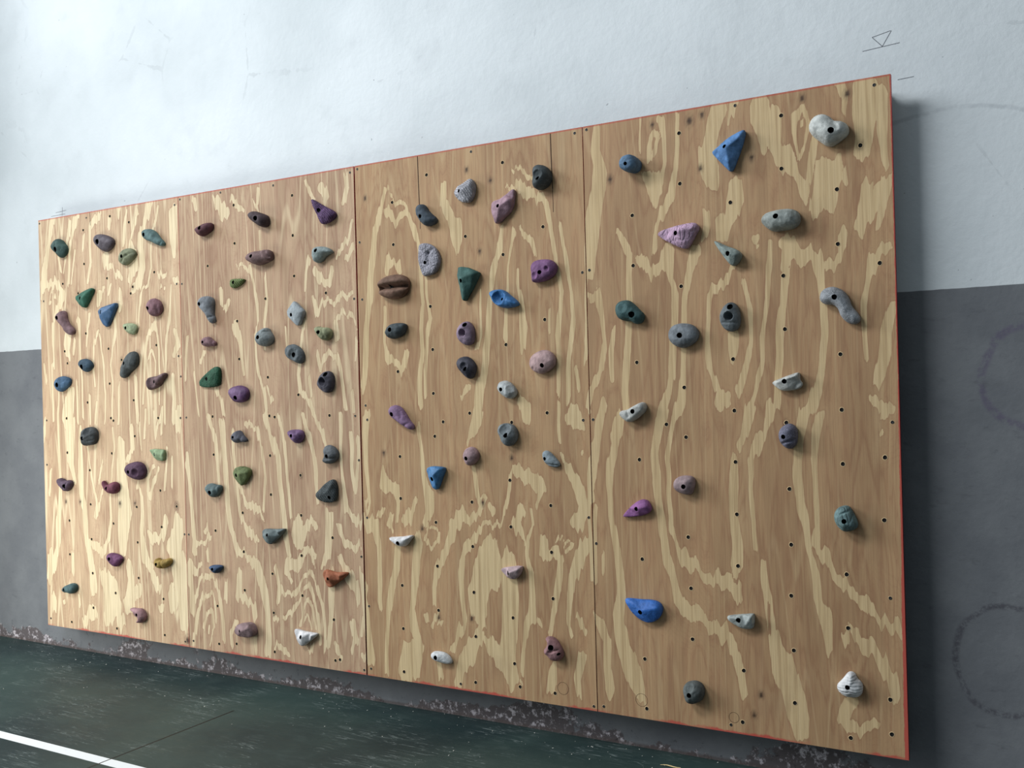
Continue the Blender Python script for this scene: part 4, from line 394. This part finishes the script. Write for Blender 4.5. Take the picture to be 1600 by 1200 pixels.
    col = t.mix(t.math('MULTIPLY', kn.outputs['Fac'], 1.0, clamp=True), col, lin((52, 34, 26)))
    # red paint that strayed from the edges onto the face
    en = t.math('MULTIPLY', t.math('SUBTRACT', t.noise(v, 26, 4, 0.6), 0.40), 0.03)
    e1 = t.ramp(t.math('SUBTRACT', z, en), 0.010, 0.0)
    e1 = t.math('MULTIPLY', e1, t.ramp(t.noise(t.obj((1, 1, 1)), 2.5, 2), 0.42, 0.55))
    e2 = t.ramp(t.math('ABSOLUTE', t.math('SUBTRACT', z, PH)), 0.009, 0.004)
    red = t.math('MAXIMUM', e1, t.math('MULTIPLY', e2, 0.75))
    wx = t.math('SUBTRACT', 1.219, x)
    if outer:
        lim = t.math('ADD', t.math('ADD', 0.003, t.math('MULTIPLY', t.ramp(z, 1.4, 0.0), 0.010)), t.math('MULTIPLY', en, 0.35))
        red = t.math('MAXIMUM', red, t.ramp(t.math('SUBTRACT', wx, lim), 0.0015, -0.001))
    else:
        red = t.math('MAXIMUM', red, t.math('MULTIPLY', t.ramp(t.math('SUBTRACT', wx, t.math('MULTIPLY', en, 0.2)), 0.0042, 0.002), 0.55))
    col = t.mix(t.math('MULTIPLY', red, 0.85), col, lin((176, 62, 58)))
    t.color(col)
    t.rough(t.math('ADD', 0.55, t.math('MULTIPLY', fib2, 0.2)))
    t.bump(t.math('ADD', fib, t.math('MULTIPLY', pale, -0.4)), 0.10, 0.002)
    return t.m
plys = [plywood_material((172, 140, 112), (198, 167, 136), (232, 215, 178), (216, 196, 158), 0.75),
        plywood_material((152, 120, 96), (180, 148, 121), (220, 202, 166), (204, 183, 147), 0.5),
        plywood_material((152, 118, 86), (174, 138, 102), (212, 190, 148), (194, 170, 128), 0.22),
        plywood_material((150, 116, 85), (173, 137, 102), (208, 184, 142), (192, 166, 124), 0.22, outer=True)]
def red_material():
    t = NT('red_edge_paint'); v = t.obj()
    n = t.noise(v, 60, 4, 0.7)
    t.color(t.mix(t.ramp(n, 0.62, 0.7), lin((170, 36, 44)), lin((120, 70, 60)))); t.rough(0.5); return t.m
redm = red_material()
ply_back = flat_mat('plywood_back', (150, 118, 88), 0.8)
black = flat_mat('hole_black', (14, 13, 12), 0.9)
rim_m = flat_mat('splintered_rim', (205, 178, 138), 0.8)
steel_dark = flat_mat('dark_steel', (34, 34, 36), 0.45)
splitm = flat_mat('split_shadow', (52, 34, 26), 0.9)

def dot_mesh(name, r, rim, closed_screw):
    """a drilled hole with its splintered rim, or a countersunk screw"""
    bm = bmesh.new(); N = 14
    prof = [(r+rim, 0.0, 0), (r+rim*0.5, -0.0007, 0), (r, -0.0006, 0), (r*0.96, -0.0001, 1)] if not closed_screw else \
           [(r+rim, 0.0, 0), (r, -0.0004, 0), (r*0.9, -0.0009, 1), (r*0.35, -0.0007, 1), (r*0.3, -0.0002, 1)]
    prev = None
    for (rr, yy, mi) in prof:
        ring = [bm.verts.new((rr*(1+0.06*math.sin(3*a+r*900))*math.cos(a), yy, rr*(1+0.05*math.sin(2*a))*math.sin(a))) for a in [2*math.pi*i/N for i in range(N)]]
        if prev:
            for i in range(N):
                f = bm.faces.new((prev[i], prev[(i+1) % N], ring[(i+1) % N], ring[i])); f.material_index = mi
        prev = ring
    f = bm.faces.new(prev); f.material_index = 1
    bmesh.ops.recalc_face_normals(bm, faces=bm.faces[:])
    me = bpy.data.meshes.new(name); bm.to_mesh(me); bm.free()
    me.materials.append(rim_m); me.materials.append(black if not closed_screw else steel_dark)
    me.polygons.foreach_set('use_smooth', [True]*len(me.polygons))
    return me
hole_me = dot_mesh('bolt_hole', 0.0078, 0.0022, False)
screw_me = dot_mesh('screw', 0.0064, 0.0010, True)
hole_me.update(); screw_me.update()

PLAB = ['leftmost plywood panel of the climbing board, bright pale grain at its foot',
        'second plywood panel from the left, with narrow pointed grain arches low down',
        'third plywood panel from the left, with two vertical veneer splits at its top',
        'rightmost and nearest plywood panel of the climbing board, red painted outer edge']
GAPL = [0.0, 0.0012, 0.0040, 0.0020]; GAPR = [0.0012, 0.0040, 0.0020, 0.0]
def grain_columns():
    return 250, 250
panels = []
for k in range(4):
    x0 = k*PW*(4.88/4.8768) + GAPL[k]; x1 = (k+1)*PW*(4.88/4.8768) - GAPR[k]
    nx, nz = grain_columns()
    xs = np.linspace(x0, x1, nx); zs = np.linspace(0, PH, nz)
    X, Z = np.meshgrid(xs, zs)
    D = field(X, Z, PALE)
    if TAN:
        D2 = field(X, Z, TAN); D = np.maximum(D, -D2)
    # soft, far weaker bands where nothing bold runs
    D = np.clip(D, -0.06, 0.12)
    K = np.zeros(X.shape)
    for kx, kz, kr in KNOTS:
        kx, kz, kr = kx/1000, kz/1000, max(kr/1000, 0.007)
        q = np.hypot((X-kx), (Z-kz)/1.25)
        K = np.maximum(K, np.clip(1.6-q/kr*0.95, 0, 1)*0.95)
        K = np.maximum(K, np.clip(1-abs(q-kr*2.0)/(kr*0.6), 0, 1)*0.3)
    verts = np.stack([X-x0, np.zeros_like(X), Z], -1).reshape(-1, 3)
    idx = np.arange(nx*nz).reshape(nz, nx)
    quads = np.stack([idx[:-1, :-1], idx[:-1, 1:], idx[1:, 1:], idx[1:, :-1]], -1).reshape(-1, 4)
    nb = len(verts); W = x1-x0; T = 0.018
    # the sheet's own thickness: four painted edges and the back
    bx = [(0, 0, 0), (W, 0, 0), (W, 0, PH), (0, 0, PH), (0, T, 0), (W, T, 0), (W, T, PH), (0, T, PH)]
    verts = np.concatenate([verts, np.array(bx, float)])
    ex = np.array([[0, 4, 5, 1], [1, 5, 6, 2], [2, 6, 7, 3], [3, 7, 4, 0], [4, 7, 6, 5]])+nb
    faces = np.concatenate([quads, ex])
    me = bpy.data.meshes.new('plywood_panel')
    me.vertices.add(len(verts)); me.vertices.foreach_set('co', verts.ravel())
    me.loops.add(faces.size); me.loops.foreach_set('vertex_index', faces.ravel().astype(np.int32))
    me.polygons.add(len(faces)); me.polygons.foreach_set('loop_start', np.arange(0, faces.size, 4, dtype=np.int32))
    mi = np.zeros(len(faces), np.int32); mi[-5:-1] = 1; mi[-1] = 2
    me.update(calc_edges=True)
    for m in (plys[k], redm, ply_back): me.materials.append(m)
    me.polygons.foreach_set('material_index', mi)
    a = me.attributes.new('pale', 'FLOAT', 'POINT'); a.data.foreach_set('value', np.concatenate([D.ravel(), np.ones(8)]).astype(np.float32))
    a = me.attributes.new('knot', 'FLOAT', 'POINT'); a.data.foreach_set('value', np.concatenate([K.ravel(), np.zeros(8)]).astype(np.float32))
    me.validate(); me.update()
    o = link_mesh('plywood_panel', me, loc=(x0, 0, ZB)); tag(o, PLAB[k], 'plywood panel')
    panels.append((o, x0, x1))
def panel_at(x):
    for o, a, b in panels:
        if x < b+0.002: return o, a, b
    return panels[-1]
for dx, dz in DOTS:
    dx, dz = dx/1000, dz/1000
    o, a, b = panel_at(dx)
    dx = min(max(dx, a+0.012), b-0.012); dz = min(max(dz, 0.012), PH-0.012)
    edge = min(dx-a, b-dx) < 0.05 or dz < 0.035 or dz > PH-0.035
    c = bpy.data.objects.new('screw' if edge else 'bolt_hole', screw_me if edge else hole_me); C.objects.link(c)
    c.parent = o; c.location = (dx-a, -0.0001, dz); c.rotation_euler = (0, random.random()*6, 0)
# veneer splits and pencil circles on the sheets
for k, pts, wd in ((2, [(1.2192*2+0.375, 2.435), (1.2192*2+0.377, 2.30), (1.2192*2+0.380, 2.19)], 0.0042), (2, [(1.2192*2+0.380, 2.19), (1.2192*2+0.381, 2.10)], 0.002),
                   (2, [(3.508, 2.435), (3.510, 2.28), (3.512, 2.2)], 0.004), (2, [(3.512, 2.2), (3.513, 2.10)], 0.002),
                   (0, [(0.482, 2.435), (0.483, 2.36)], 0.003)):
    o, a, b = panels[k]
    bm = bmesh.new(); add_strip(bm, [(p-a, q) for p, q in pts], wd, -0.0004, 0.001)
    bm_obj('veneer_split', bm, parent=o, mats=[splitm])
for k, cx, cz, r in ((3, 3.86, 0.075, 0.026), (3, 4.245, 0.06, 0.02), (2, 3.50, 0.075, 0.026)):
    o, a, b = panels[k]
    bm = bmesh.new(); add_strip(bm, [(cx-a+r*math.cos(t/24*2*math.pi), cz+r*math.sin(t/24*2*math.pi)) for t in range(25)], 0.0012, -0.0003, 0.001)
    bm_obj('pencil_circle', bm, parent=o, mats=[splitm])
# timber battens that hold the sheets off the wall
fr = empty('mounting_frame', (0, DW, ZB)); tag(fr, 'dark timber frame between the plywood board and the wall', 'frame')
bat = flat_mat('batten_timber', (92, 84, 76), 0.85)
for (xa, xb, za, zb) in ((0.03, 0.075, 0.03, 2.41), (4.80, 4.845, 0.03, 2.41), (1.197, 1.242, 0.03, 2.41), (2.417, 2.462, 0.03, 2.41), (3.637, 3.682, 0.03, 2.41)):
    bm = bmesh.new(); add_box(bm, xa, xb, -DW+0.0185, -0.0005, za, zb); bm_obj('batten', bm, parent=fr, mats=[bat])
for (za, zb) in ((0.03, 0.075), (2.365, 2.41)):
    for (xa, xb) in ((0.075, 1.197), (1.242, 2.417), (2.462, 3.637), (3.682, 4.80)):
        bm = bmesh.new(); add_box(bm, xa+0.0005, xb-0.0005, -DW+0.0185, -0.0005, za, zb); bm_obj('batten', bm, parent=fr, mats=[bat])

# ------------------------------------------------------------------ climbing holds
def hold_material(i, col, tex, rough):
    t = NT('hold_resin'); v = t.obj(loc=(i*1.37, i*0.71, i*0.33))
    g = sum(col)/3; col = tuple(q*0.80+g*0.20 for q in col)
    c = tuple(q*0.88 for q in lin(col)[:3])+(1,)
    dk = tuple(q*0.72 for q in c[:3])+(1,); lt = tuple(min(1, q*1.28+0.012) for q in c[:3])+(1,)
    n = t.noise(v, 28, 5, 0.6)
    base = t.mix(t.ramp(n, 0.3, 0.7), dk, lt)
    chalk = t.math('MULTIPLY', t.ramp(t.noise(v, 75, 6, 0.75), 0.54, 0.7), 0.30)
    base = t.mix(chalk, base, tuple(min(1, q*1.7+0.05) for q in c[:3])+(1,))
    h = t.math('ADD', t.noise(v, 260, 3, 0.6), t.math('MULTIPLY', t.noise(v, 70, 4, 0.6, 0.4), 2.2)); amp, dist = 0.55, 0.0022
    if tex in ('ribs', 'hribs'):
        wv = t.n('ShaderNodeTexWave', wave_type='RINGS' if tex == 'ribs' else 'BANDS', bands_direction='Z') if tex == 'hribs' else t.n('ShaderNodeTexWave', wave_type='BANDS', bands_direction='DIAGONAL')
        t.l.new(v, wv.inputs['Vector']); wv.inputs['Scale'].default_value = 42 if tex == 'ribs' else 30
        wv.inputs['Distortion'].default_value = 4.0; wv.inputs['Detail'].default_value = 2; wv.inputs['Detail Scale'].default_value = 1.2
        h = t.math('ADD', t.math('MULTIPLY', wv.outputs['Fac'], 2.4), h); amp, dist = (0.8, 0.002) if tex == 'ribs' else (0.5, 0.0014)
        base = t.mix(t.math('MULTIPLY', t.ramp(wv.outputs['Fac'], 0.45, 0.1), 0.35 if tex == 'ribs' else 0.12), base, tuple(q*0.35 for q in c[:3])+(1,))
    elif tex in ('chips', 'chisel'):
        vo = t.n('ShaderNodeTexVoronoi', feature='DISTANCE_TO_EDGE'); t.l.new(t.obj((1, 1, 0.5), (i, 0, 0), (0, 0.6, 0)), vo.inputs['Vector']); vo.inputs['Scale'].default_value = 110 if tex == 'chisel' else 48
        h = t.math('ADD', t.math('MULTIPLY', t.ramp(vo.outputs['Distance'], 0.0, 0.25), 2.0), h); amp, dist = 0.8, 0.002
        if tex == 'chisel': base = t.mix(t.math('MULTIPLY', t.ramp(vo.outputs['Distance'], 0.12, 0.0), 0.35), base, tuple(q*0.4 for q in c[:3])+(1,))
    elif tex == 'speckle':
        base = t.mix(t.math('MULTIPLY', t.ramp(t.noise(v, 320, 2, 0.5), 0.56, 0.62), 0.5), base, tuple(min(1, q*2.0+0.1) for q in c[:3])+(1,))
        amp = 0.5
    elif tex == 'pits':
        vo = t.n('ShaderNodeTexVoronoi', feature='F1'); t.l.new(v, vo.inputs['Vector']); vo.inputs['Scale'].default_value = 90
        h = t.math('ADD', t.math('MULTIPLY', t.ramp(vo.outputs['Distance'], 0.2, 0.4), 2.0), h); amp, dist = 0.8, 0.0016
    t.color(base); t.rough(rough); t.bump(h, amp, dist)
    return t.m
def seg_d(px, pz, ax, az, bx, bz):
    dx, dz = bx-ax, bz-az; L2 = dx*dx+dz*dz+1e-12
    t = np.clip(((px-ax)*dx+(pz-az)*dz)/L2, 0, 1)
    return np.hypot(px-ax-t*dx, pz-az-t*dz)
def inside(px, pz, poly):
    r = np.zeros(px.shape, bool); n = len(poly)
    for i in range(n):
        x1, z1 = poly[i]; x2, z2 = poly[(i+1) % n]
        c = ((z1 > pz) != (z2 > pz))
        if z1 != z2: r ^= c & (px < (x2-x1)*(pz-z1)/(z2-z1)+x1)
    return r
def chaikin(P, k):
    for _ in range(k):
        Q = []
        for i in range(len(P)):
            a, b = P[i], P[(i+1) % len(P)]
            Q.append((a[0]*.75+b[0]*.25, a[1]*.75+b[1]*.25)); Q.append((a[0]*.25+b[0]*.75, a[1]*.25+b[1]*.75))
        P = Q
    return P
def resample(P, N):
    L = [math.hypot(P[(i+1) % len(P)][0]-P[i][0], P[(i+1) % len(P)][1]-P[i][1]) for i in range(len(P))]
    tot = sum(L); out = []; i = 0; acc = 0
    for k in range(N):
        s = tot*k/N
        while acc+L[i] < s: acc += L[i]; i += 1
        f = (s-acc)/max(L[i], 1e-9); a, b = P[i], P[(i+1) % len(P)]
        out.append((a[0]+(b[0]-a[0])*f, a[1]+(b[1]-a[1])*f))
    return out
bolt_cache = {}
def bolt_mesh(r):
    key = round(r*2000)
    if key in bolt_cache: return bolt_cache[key]
    bm = bmesh.new(); N = 18; h = 0.006
    def ring(rr, y, n=N, hexa=False):
        return [bm.verts.new((rr*math.cos(2*math.pi*i/n), y, rr*math.sin(2*math.pi*i/n))) for i in range(n)]
    rr = r*0.8
    rings = [ring(rr, 0), ring(rr, -h*0.85), ring(rr*0.9, -h), ring(rr*0.52, -h), ring(rr*0.5, -h*0.35)]
    for a, b in zip(rings[:-1], rings[1:]):
        for i in range(N): bm.faces.new((a[i], a[(i+1) % N], b[(i+1) % N], b[i]))
    bm.faces.new(rings[-1]); bmesh.ops.recalc_face_normals(bm, faces=bm.faces[:])
    me = bpy.data.meshes.new('bolt'); bm.to_mesh(me); bm.free(); me.materials.append(steel_dark)
    me.polygons.foreach_set('use_smooth', [True]*len(me.polygons)); me.set_sharp_from_angle(angle=0.6)
    bolt_cache[key] = me; return me
hole_wall = flat_mat('hole_wall', (22, 22, 24), 0.9)

def build_hold(i, s):
    H = s['H']/1000; lip = s['lip']; kk = s['k']
    P = [(a/1000, b/1000) for a, b in s['o']]
    # orientation and smoothing of the outline
    A = sum(P[j][0]*P[(j+1) % len(P)][1]-P[(j+1) % len(P)][0]*P[j][1] for j in range(len(P)))
    if A < 0: P = P[::-1]
    raw = P
    if s['K'] == 's': P = chaikin(P, 1)
    elif s['K'] != 'f': P = chaikin(P, 2)
    elif s['s'] > 0: P = chaikin(P, s['s'])
    else:
        Q = []
        for j in range(len(P)):
            a, b = P[j], P[(j+1) % len(P)]
            Q.append((a[0]*.88+b[0]*.12, a[1]*.88+b[1]*.12)); Q.append((a[0]*.12+b[0]*.88, a[1]*.12+b[1]*.88))
        P = Q
    per = sum(math.hypot(P[(j+1) % len(P)][0]-P[j][0], P[(j+1) % len(P)][1]-P[j][1]) for j in range(len(P)))
    NB = 72; B = resample(P, NB)
    Bx = np.array([b[0] for b in B]); Bz = np.array([b[1] for b in B])
    size = max(Bx.max()-Bx.min(), Bz.max()-Bz.min()); st = size/34
    holes = [(a/1000, b/1000, r*1.18/1000) for a, b, r in s['h']]
    def bd(px, pz):
        d = np.full(px.shape, 9.0)
        for j in range(NB):
            q = (j+1) % NB; d = np.minimum(d, seg_d(px, pz, Bx[j], Bz[j], Bx[q], Bz[q]))
        return d
    # keep bolt holes inside the outline
    hh = []
    for hx, hz, hr in holes:
        for _ in range(60):
            a = np.array([hx]); b = np.array([hz])
            if inside(a, b, B)[0] and bd(a, b)[0] > hr*1.35: break
            cx, cz = Bx.mean(), Bz.mean(); hx += (cx-hx)*0.05; hz += (cz-hz)*0.05
        hh.append((hx, hz, hr))
    holes = hh
    gx, gz = np.meshgrid(np.arange(Bx.min(), Bx.max()+st, st), np.arange(Bz.min(), Bz.max()+st, st*0.866))
    gx = gx + (np.arange(gx.shape[0]) % 2)[:, None]*st*0.5
    gx, gz = gx.ravel(), gz.ravel()
    m = inside(gx, gz, B); gx, gz = gx[m], gz[m]; d = bd(gx, gz); m = d > st*0.75; gx, gz = gx[m], gz[m]
    # one extra ring close to the rim for a round shoulder
    nx_, nz_ = np.roll(Bz, -1)-np.roll(Bz, 1), -(np.roll(Bx, -1)-np.roll(Bx, 1)); L = np.hypot(nx_, nz_)+1e-9; nx_, nz_ = nx_/L, nz_/L
    rx, rz = Bx-nx_*st*0.33, Bz-nz_*st*0.33
    m = inside(rx, rz, B)
    rx, rz = rx[m], rz[m]; m = bd(rx, rz) > st*0.25; rx, rz = rx[m], rz[m]
    NH = 16
    for hx, hz, hr in holes:
        m = np.hypot(gx-hx, gz-hz) > hr+st*0.45; gx, gz = gx[m], gz[m]
        m = np.hypot(rx-hx, rz-hz) > hr+st*0.45; rx, rz = rx[m], rz[m]
    px = np.concatenate([Bx, rx, gx]); pz = np.concatenate([Bz, rz, gz])
    edges = [(j, (j+1) % NB) for j in range(NB)]
    for hx, hz, hr in holes:
        n0 = len(px); an = np.arange(NH)*2*math.pi/NH
        px = np.concatenate([px, hx+hr*np.cos(an)]); pz = np.concatenate([pz, hz+hr*np.sin(an)])
        edges += [(n0+j, n0+(j+1) % NH) for j in range(NH)]
    vs, es, fs, ov, oe, of = delaunay_2d_cdt([Vector((float(a), float(b))) for a, b in zip(px, pz)], edges, [], 0, 1e-6)
    V = np.array([(v.x, v.y) for v in vs]); F = np.array([list(f) for f in fs])
    cx = V[F, 0].mean(1); cz = V[F, 1].mean(1)
    keep = inside(cx, cz, B)
    for hx, hz, hr in holes: keep &= np.hypot(cx-hx, cz-hz) > hr*0.97
    F = F[keep]
    x, z = V[:, 0], V[:, 1]
    d = bd(x, z); dall = bd(gx, gz); R = max(dall.max() if len(dall) else 0.01, 0.004)
    ax, az = s['a'][0]/1000, s['a'][1]/1000
    if s['K'] == 'f':
        # facets: piecewise flat between the outline's corners and a few crest points
        ct = [(a/1000, b/1000, w_) for a, b, w_ in s['ct']]
        ccx, ccz = Bx.mean(), Bz.mean(); fixed = []
        for a, b, w_ in ct:
            for _ in range(40):
                q1 = np.array([a]); q2 = np.array([b])
                if inside(q1, q2, B)[0] and bd(q1, q2)[0] > R*0.12: break
                a += (ccx-a)*0.06; b += (ccz-b)*0.06
            fixed.append((a, b, w_))
        cp = [Vector(p) for p in raw]+[Vector((a, b)) for a, b, _ in fixed]
        hw = [0.0]*len(raw)+[w_ for *_, w_ in fixed]
        # slightly enlarged outline so that every point falls in a facet
        cc = Vector((ccx, ccz)); cp = [(p-cc)*1.06+cc if j < len(raw) else p for j, p in enumerate(cp)]
        v2, _, f2, o2, _, _ = delaunay_2d_cdt(cp, [(j, (j+1) % len(raw)) for j in range(len(raw))], [], 0, 1e-6)
        hv = [max([hw[q] for q in o2[j]] or [0]) for j in range(len(v2))]
        hgt = np.zeros(len(x)); 
        for tri in f2:
            if len(tri) != 3: continue
            (x1, z1), (x2, z2), (x3, z3) = [v2[q] for q in tri]; det = (z2-z3)*(x1-x3)+(x3-x2)*(z1-z3)
            if abs(det) < 1e-12: continue
            l1 = ((z2-z3)*(x-x3)+(x3-x2)*(z-z3))/det; l2 = ((z3-z1)*(x-x3)+(x1-x3)*(z-z3))/det; l3 = 1-l1-l2
            mm = (l1 > -1e-6) & (l2 > -1e-6) & (l3 > -1e-6)
            val = l1*hv[tri[0]]+l2*hv[tri[1]]+l3*hv[tri[2]]
            hgt[mm] = np.maximum(hgt[mm], val[mm])
        hgt = np.clip(hgt, 0, 1); edge = np.sqrt(np.clip(1-(1-np.clip(d/(0.22*R), 0, 1))**2, 0, 1))
        hgt = 0.12*edge + 0.88*np.power(hgt, 0.8)
        if s['t'] != 'x': pass
    else:
        q = np.clip(d/(kk*R), 0, 1)
        dome = np.sqrt(np.clip(1-(1-q)**2, 0, 1))
        far = np.hypot(x-ax, z-az)/(size*0.75)
        hgt = dome*(1-0.38*np.clip(far, 0, 1)**1.4)
    h = H*(lip+(1-lip)*hgt)
    for f in s.get('f', ()):
        if f[0] == 'r':
            dd = seg_d(x, z, f[1]/1000, f[2]/1000, f[3]/1000, f[4]/1000)
            g = np.exp(-(dd/(f[5]/1000*0.8))**2)*f[6]/1000
        else:
            rr = f[3]/1000; dd = np.hypot(x-f[1]/1000, z-f[2]/1000)/rr
            if f[0] == 'k':
                g = -(np.clip(1.08-dd, 0, 1)**0.5 if f[4] > 14 else np.clip(1-dd**2, 0, 1))*f[4]/1000
                g = g+np.exp(-((dd-1.12)/0.22)**2)*0.0018
            else: g = np.exp(-dd**2)*f[4]/1000
        if f[0] == 'k': g = g*np.clip(d/(st*1.2), 0, 1)
        h = h+g*np.clip(d/(st*1.0)+0.15, 0, 1)
    lump = np.array([mnoise.noise(Vector((a*38+i*3.1, b*38, i*1.7)))+0.5*mnoise.noise(Vector((a*90, b*90+i, 4.0))) for a, b in zip(x, z)])
    h = h + lump*(0.0018 if s['K'] == 'f' else 0.0032)*np.clip(d/st, 0.2, 1)
    h = np.maximum(h, 0.004)
    # light smoothing of creases
    nbr = [[] for _ in x]
    for a, b, c in F:
        nbr[a] += [b, c]; nbr[b] += [a, c]; nbr[c] += [a, b]
    for _ in range(2 if s['K'] == 'f' else 1):
        h2 = h.copy()
        for j, nb in enumerate(nbr):
            if nb and d[j] > 1e-5: h2[j] = 0.5*h[j]+0.5*np.mean(h[nb])
        h = h2
    co = [(float(a), float(-c), float(b)) for a, b, c in zip(x, z, h)]
    bm = bmesh.new(); bv = [bm.verts.new(c) for c in co]
    used = set(F.ravel().tolist())
    for a, b, c in F:
        try: bm.faces.new((bv[a], bv[b], bv[c]))
        except ValueError: pass
    # skirt down to the board
    order = [ov_i for ov_i in range(len(vs))]
    def nearest(a, b): return int(np.argmin((x-a)**2+(z-b)**2))
    rim = [nearest(Bx[j], Bz[j]) for j in range(NB)]
    mids = []; base = []
    for j in range(NB):
        hj = h[rim[j]]; ox, oz = nx_[j], nz_[j]
        mids.append(bm.verts.new((Bx[j]+ox*0.0012, -hj*0.55, Bz[j]+oz*0.0012)))
        base.append(bm.verts.new((Bx[j]-ox*0.001, -0.0002, Bz[j]-oz*0.001)))
    for j in range(NB):
        q = (j+1) % NB
        if rim[j] != rim[q]:
            try: bm.faces.new((bv[rim[j]], bv[rim[q]], mids[q], mids[j]))
            except ValueError: pass
        bm.faces.new((mids[j], mids[q], base[q], base[j]))
    # bolt holes go straight in
    bolts = []
    for hx, hz, hr in holes:
        an = [2*math.pi*j/NH for j in range(NH)]
        top = [nearest(hx+hr*math.cos(a), hz+hr*math.sin(a)) for a in an]
        hm = float(np.mean(h[top])); dep = max(0.004, min(hm-0.012, hm*0.45))
        bot = [bm.verts.new((hx+hr*math.cos(a), -dep, hz+hr*math.sin(a))) for a in an]
        for j in range(NH):
            q = (j+1) % NH
            if top[j] != top[q]:
                try: f = bm.faces.new((bv[top[q]], bv[top[j]], bot[j], bot[q])); f.material_index = 1
                except ValueError: pass
        f = bm.faces.new(bot); f.material_index = 1
        bolts.append((hx, hz, hr, dep))
    for v in [v for v in bm.verts if not v.link_faces]: bm.verts.remove(v)
    bmesh.ops.recalc_face_normals(bm, faces=bm.faces[:])
    # the surface must face out of the board
    sgn = sum(f.normal.y*f.calc_area() for f in bm.faces if abs(f.normal.y) > 0.7 and f.material_index == 0)
    if sgn > 0: bmesh.ops.reverse_faces(bm, faces=bm.faces[:])
    cxm, czm = s['p'][0]/1000, s['p'][1]/1000
    me = bpy.data.meshes.new('climbing_hold'); bm.to_mesh(me); bm.free()
    me.polygons.foreach_set('use_smooth', [True]*len(me.polygons))
    me.set_sharp_from_angle(angle=math.radians(50))
    o = link_mesh('climbing_hold', me, loc=(cxm, -0.0004, czm+ZB), mats=[hold_material(i, s['c'], s['t'], s['r']), hole_wall])
    tag(o, s['n'], 'climbing hold', 'climbing holds bolted to the plywood board')
    for hx, hz, hr, dep in bolts[:1]:
        b = bpy.data.objects.new('bolt', bolt_mesh(hr)); C.objects.link(b); b.parent = o; b.location = (hx, -dep, hz)
for i, s in enumerate(HOLDS): build_hold(i, s)

# ------------------------------------------------------------------ bits on the floor
def splinter(x, y, L, ang, label):
    bm = bmesh.new(); N = 6; prev = None
    for j in range(N+1):
        t = j/N; wd = 0.0035*math.sin(math.pi*min(max(t, 0.08), 0.92))+0.0006
        c = Vector((L*(t-0.5), 0.004*math.sin(5*t), 0.0035+0.001*math.sin(7*t)))
        ring = [bm.verts.new(c+Vector((0, wd*math.cos(a), wd*0.6*math.sin(a)))) for a in (0, 1.57, 3.14, 4.71)]
        if prev:
            for q in range(4): bm.faces.new((prev[q], prev[(q+1) % 4], ring[(q+1) % 4], ring[q]))
        else: bm.faces.new(ring)
        prev = ring
    bm.faces.new(prev[::-1]); bmesh.ops.recalc_face_normals(bm, faces=bm.faces[:])
    o = bm_obj('wood_splinter', bm, loc=(x, y, 0), mats=[spl_m]); o.rotation_euler = (0, 0, ang); tag(o, label, 'wood splinter', 'wood splinters on the floor')
spl_m = flat_mat('fresh_splinter', (214, 190, 140), 0.7)
splinter(3.99, -0.03, 0.085, 0.1, 'longest pale wood splinter on the green floor near the foot of the wall')
splinter(4.12, -0.11, 0.035, -0.9, 'short pale splinter on the floor, left one of the pair by the lower picture edge')
splinter(4.19, -0.10, 0.045, -0.8, 'slightly longer splinter on the floor, right one of the pair by the lower picture edge')
bm = bmesh.new()
for _ in range(150):
    x = random.uniform(-0.4, 4.5); y = DW-0.01-abs(random.gauss(0, 0.28)); s_ = random.uniform(0.0008, 0.0026)
    if y < -2: continue
    a = random.random()*6; c, n = math.cos(a), math.sin(a); e = random.uniform(0.4, 1.6)
    vv = [bm.verts.new((x+c*u*s_*e-n*w_*s_, y+n*u*s_*e+c*w_*s_, zz)) for zz in (0.0003, 0.0003+s_*0.5) for u, w_ in ((-1, -1), (1, -0.7), (0.8, 1), (-0.9, 0.6))]
    for q in ((3,2,1,0),(4,5,6,7),(0,1,5,4),(1,2,6,5),(2,3,7,6),(3,0,4,7)): bm.faces.new([vv[j] for j in q])
o = bm_obj('plaster_crumbs', bm, mats=[flat_mat('crumb_plaster', (205, 205, 198), 0.9)])
tag(o, 'scattered tiny pale plaster crumbs along the foot of the wall', 'debris'); o['kind'] = 'stuff'
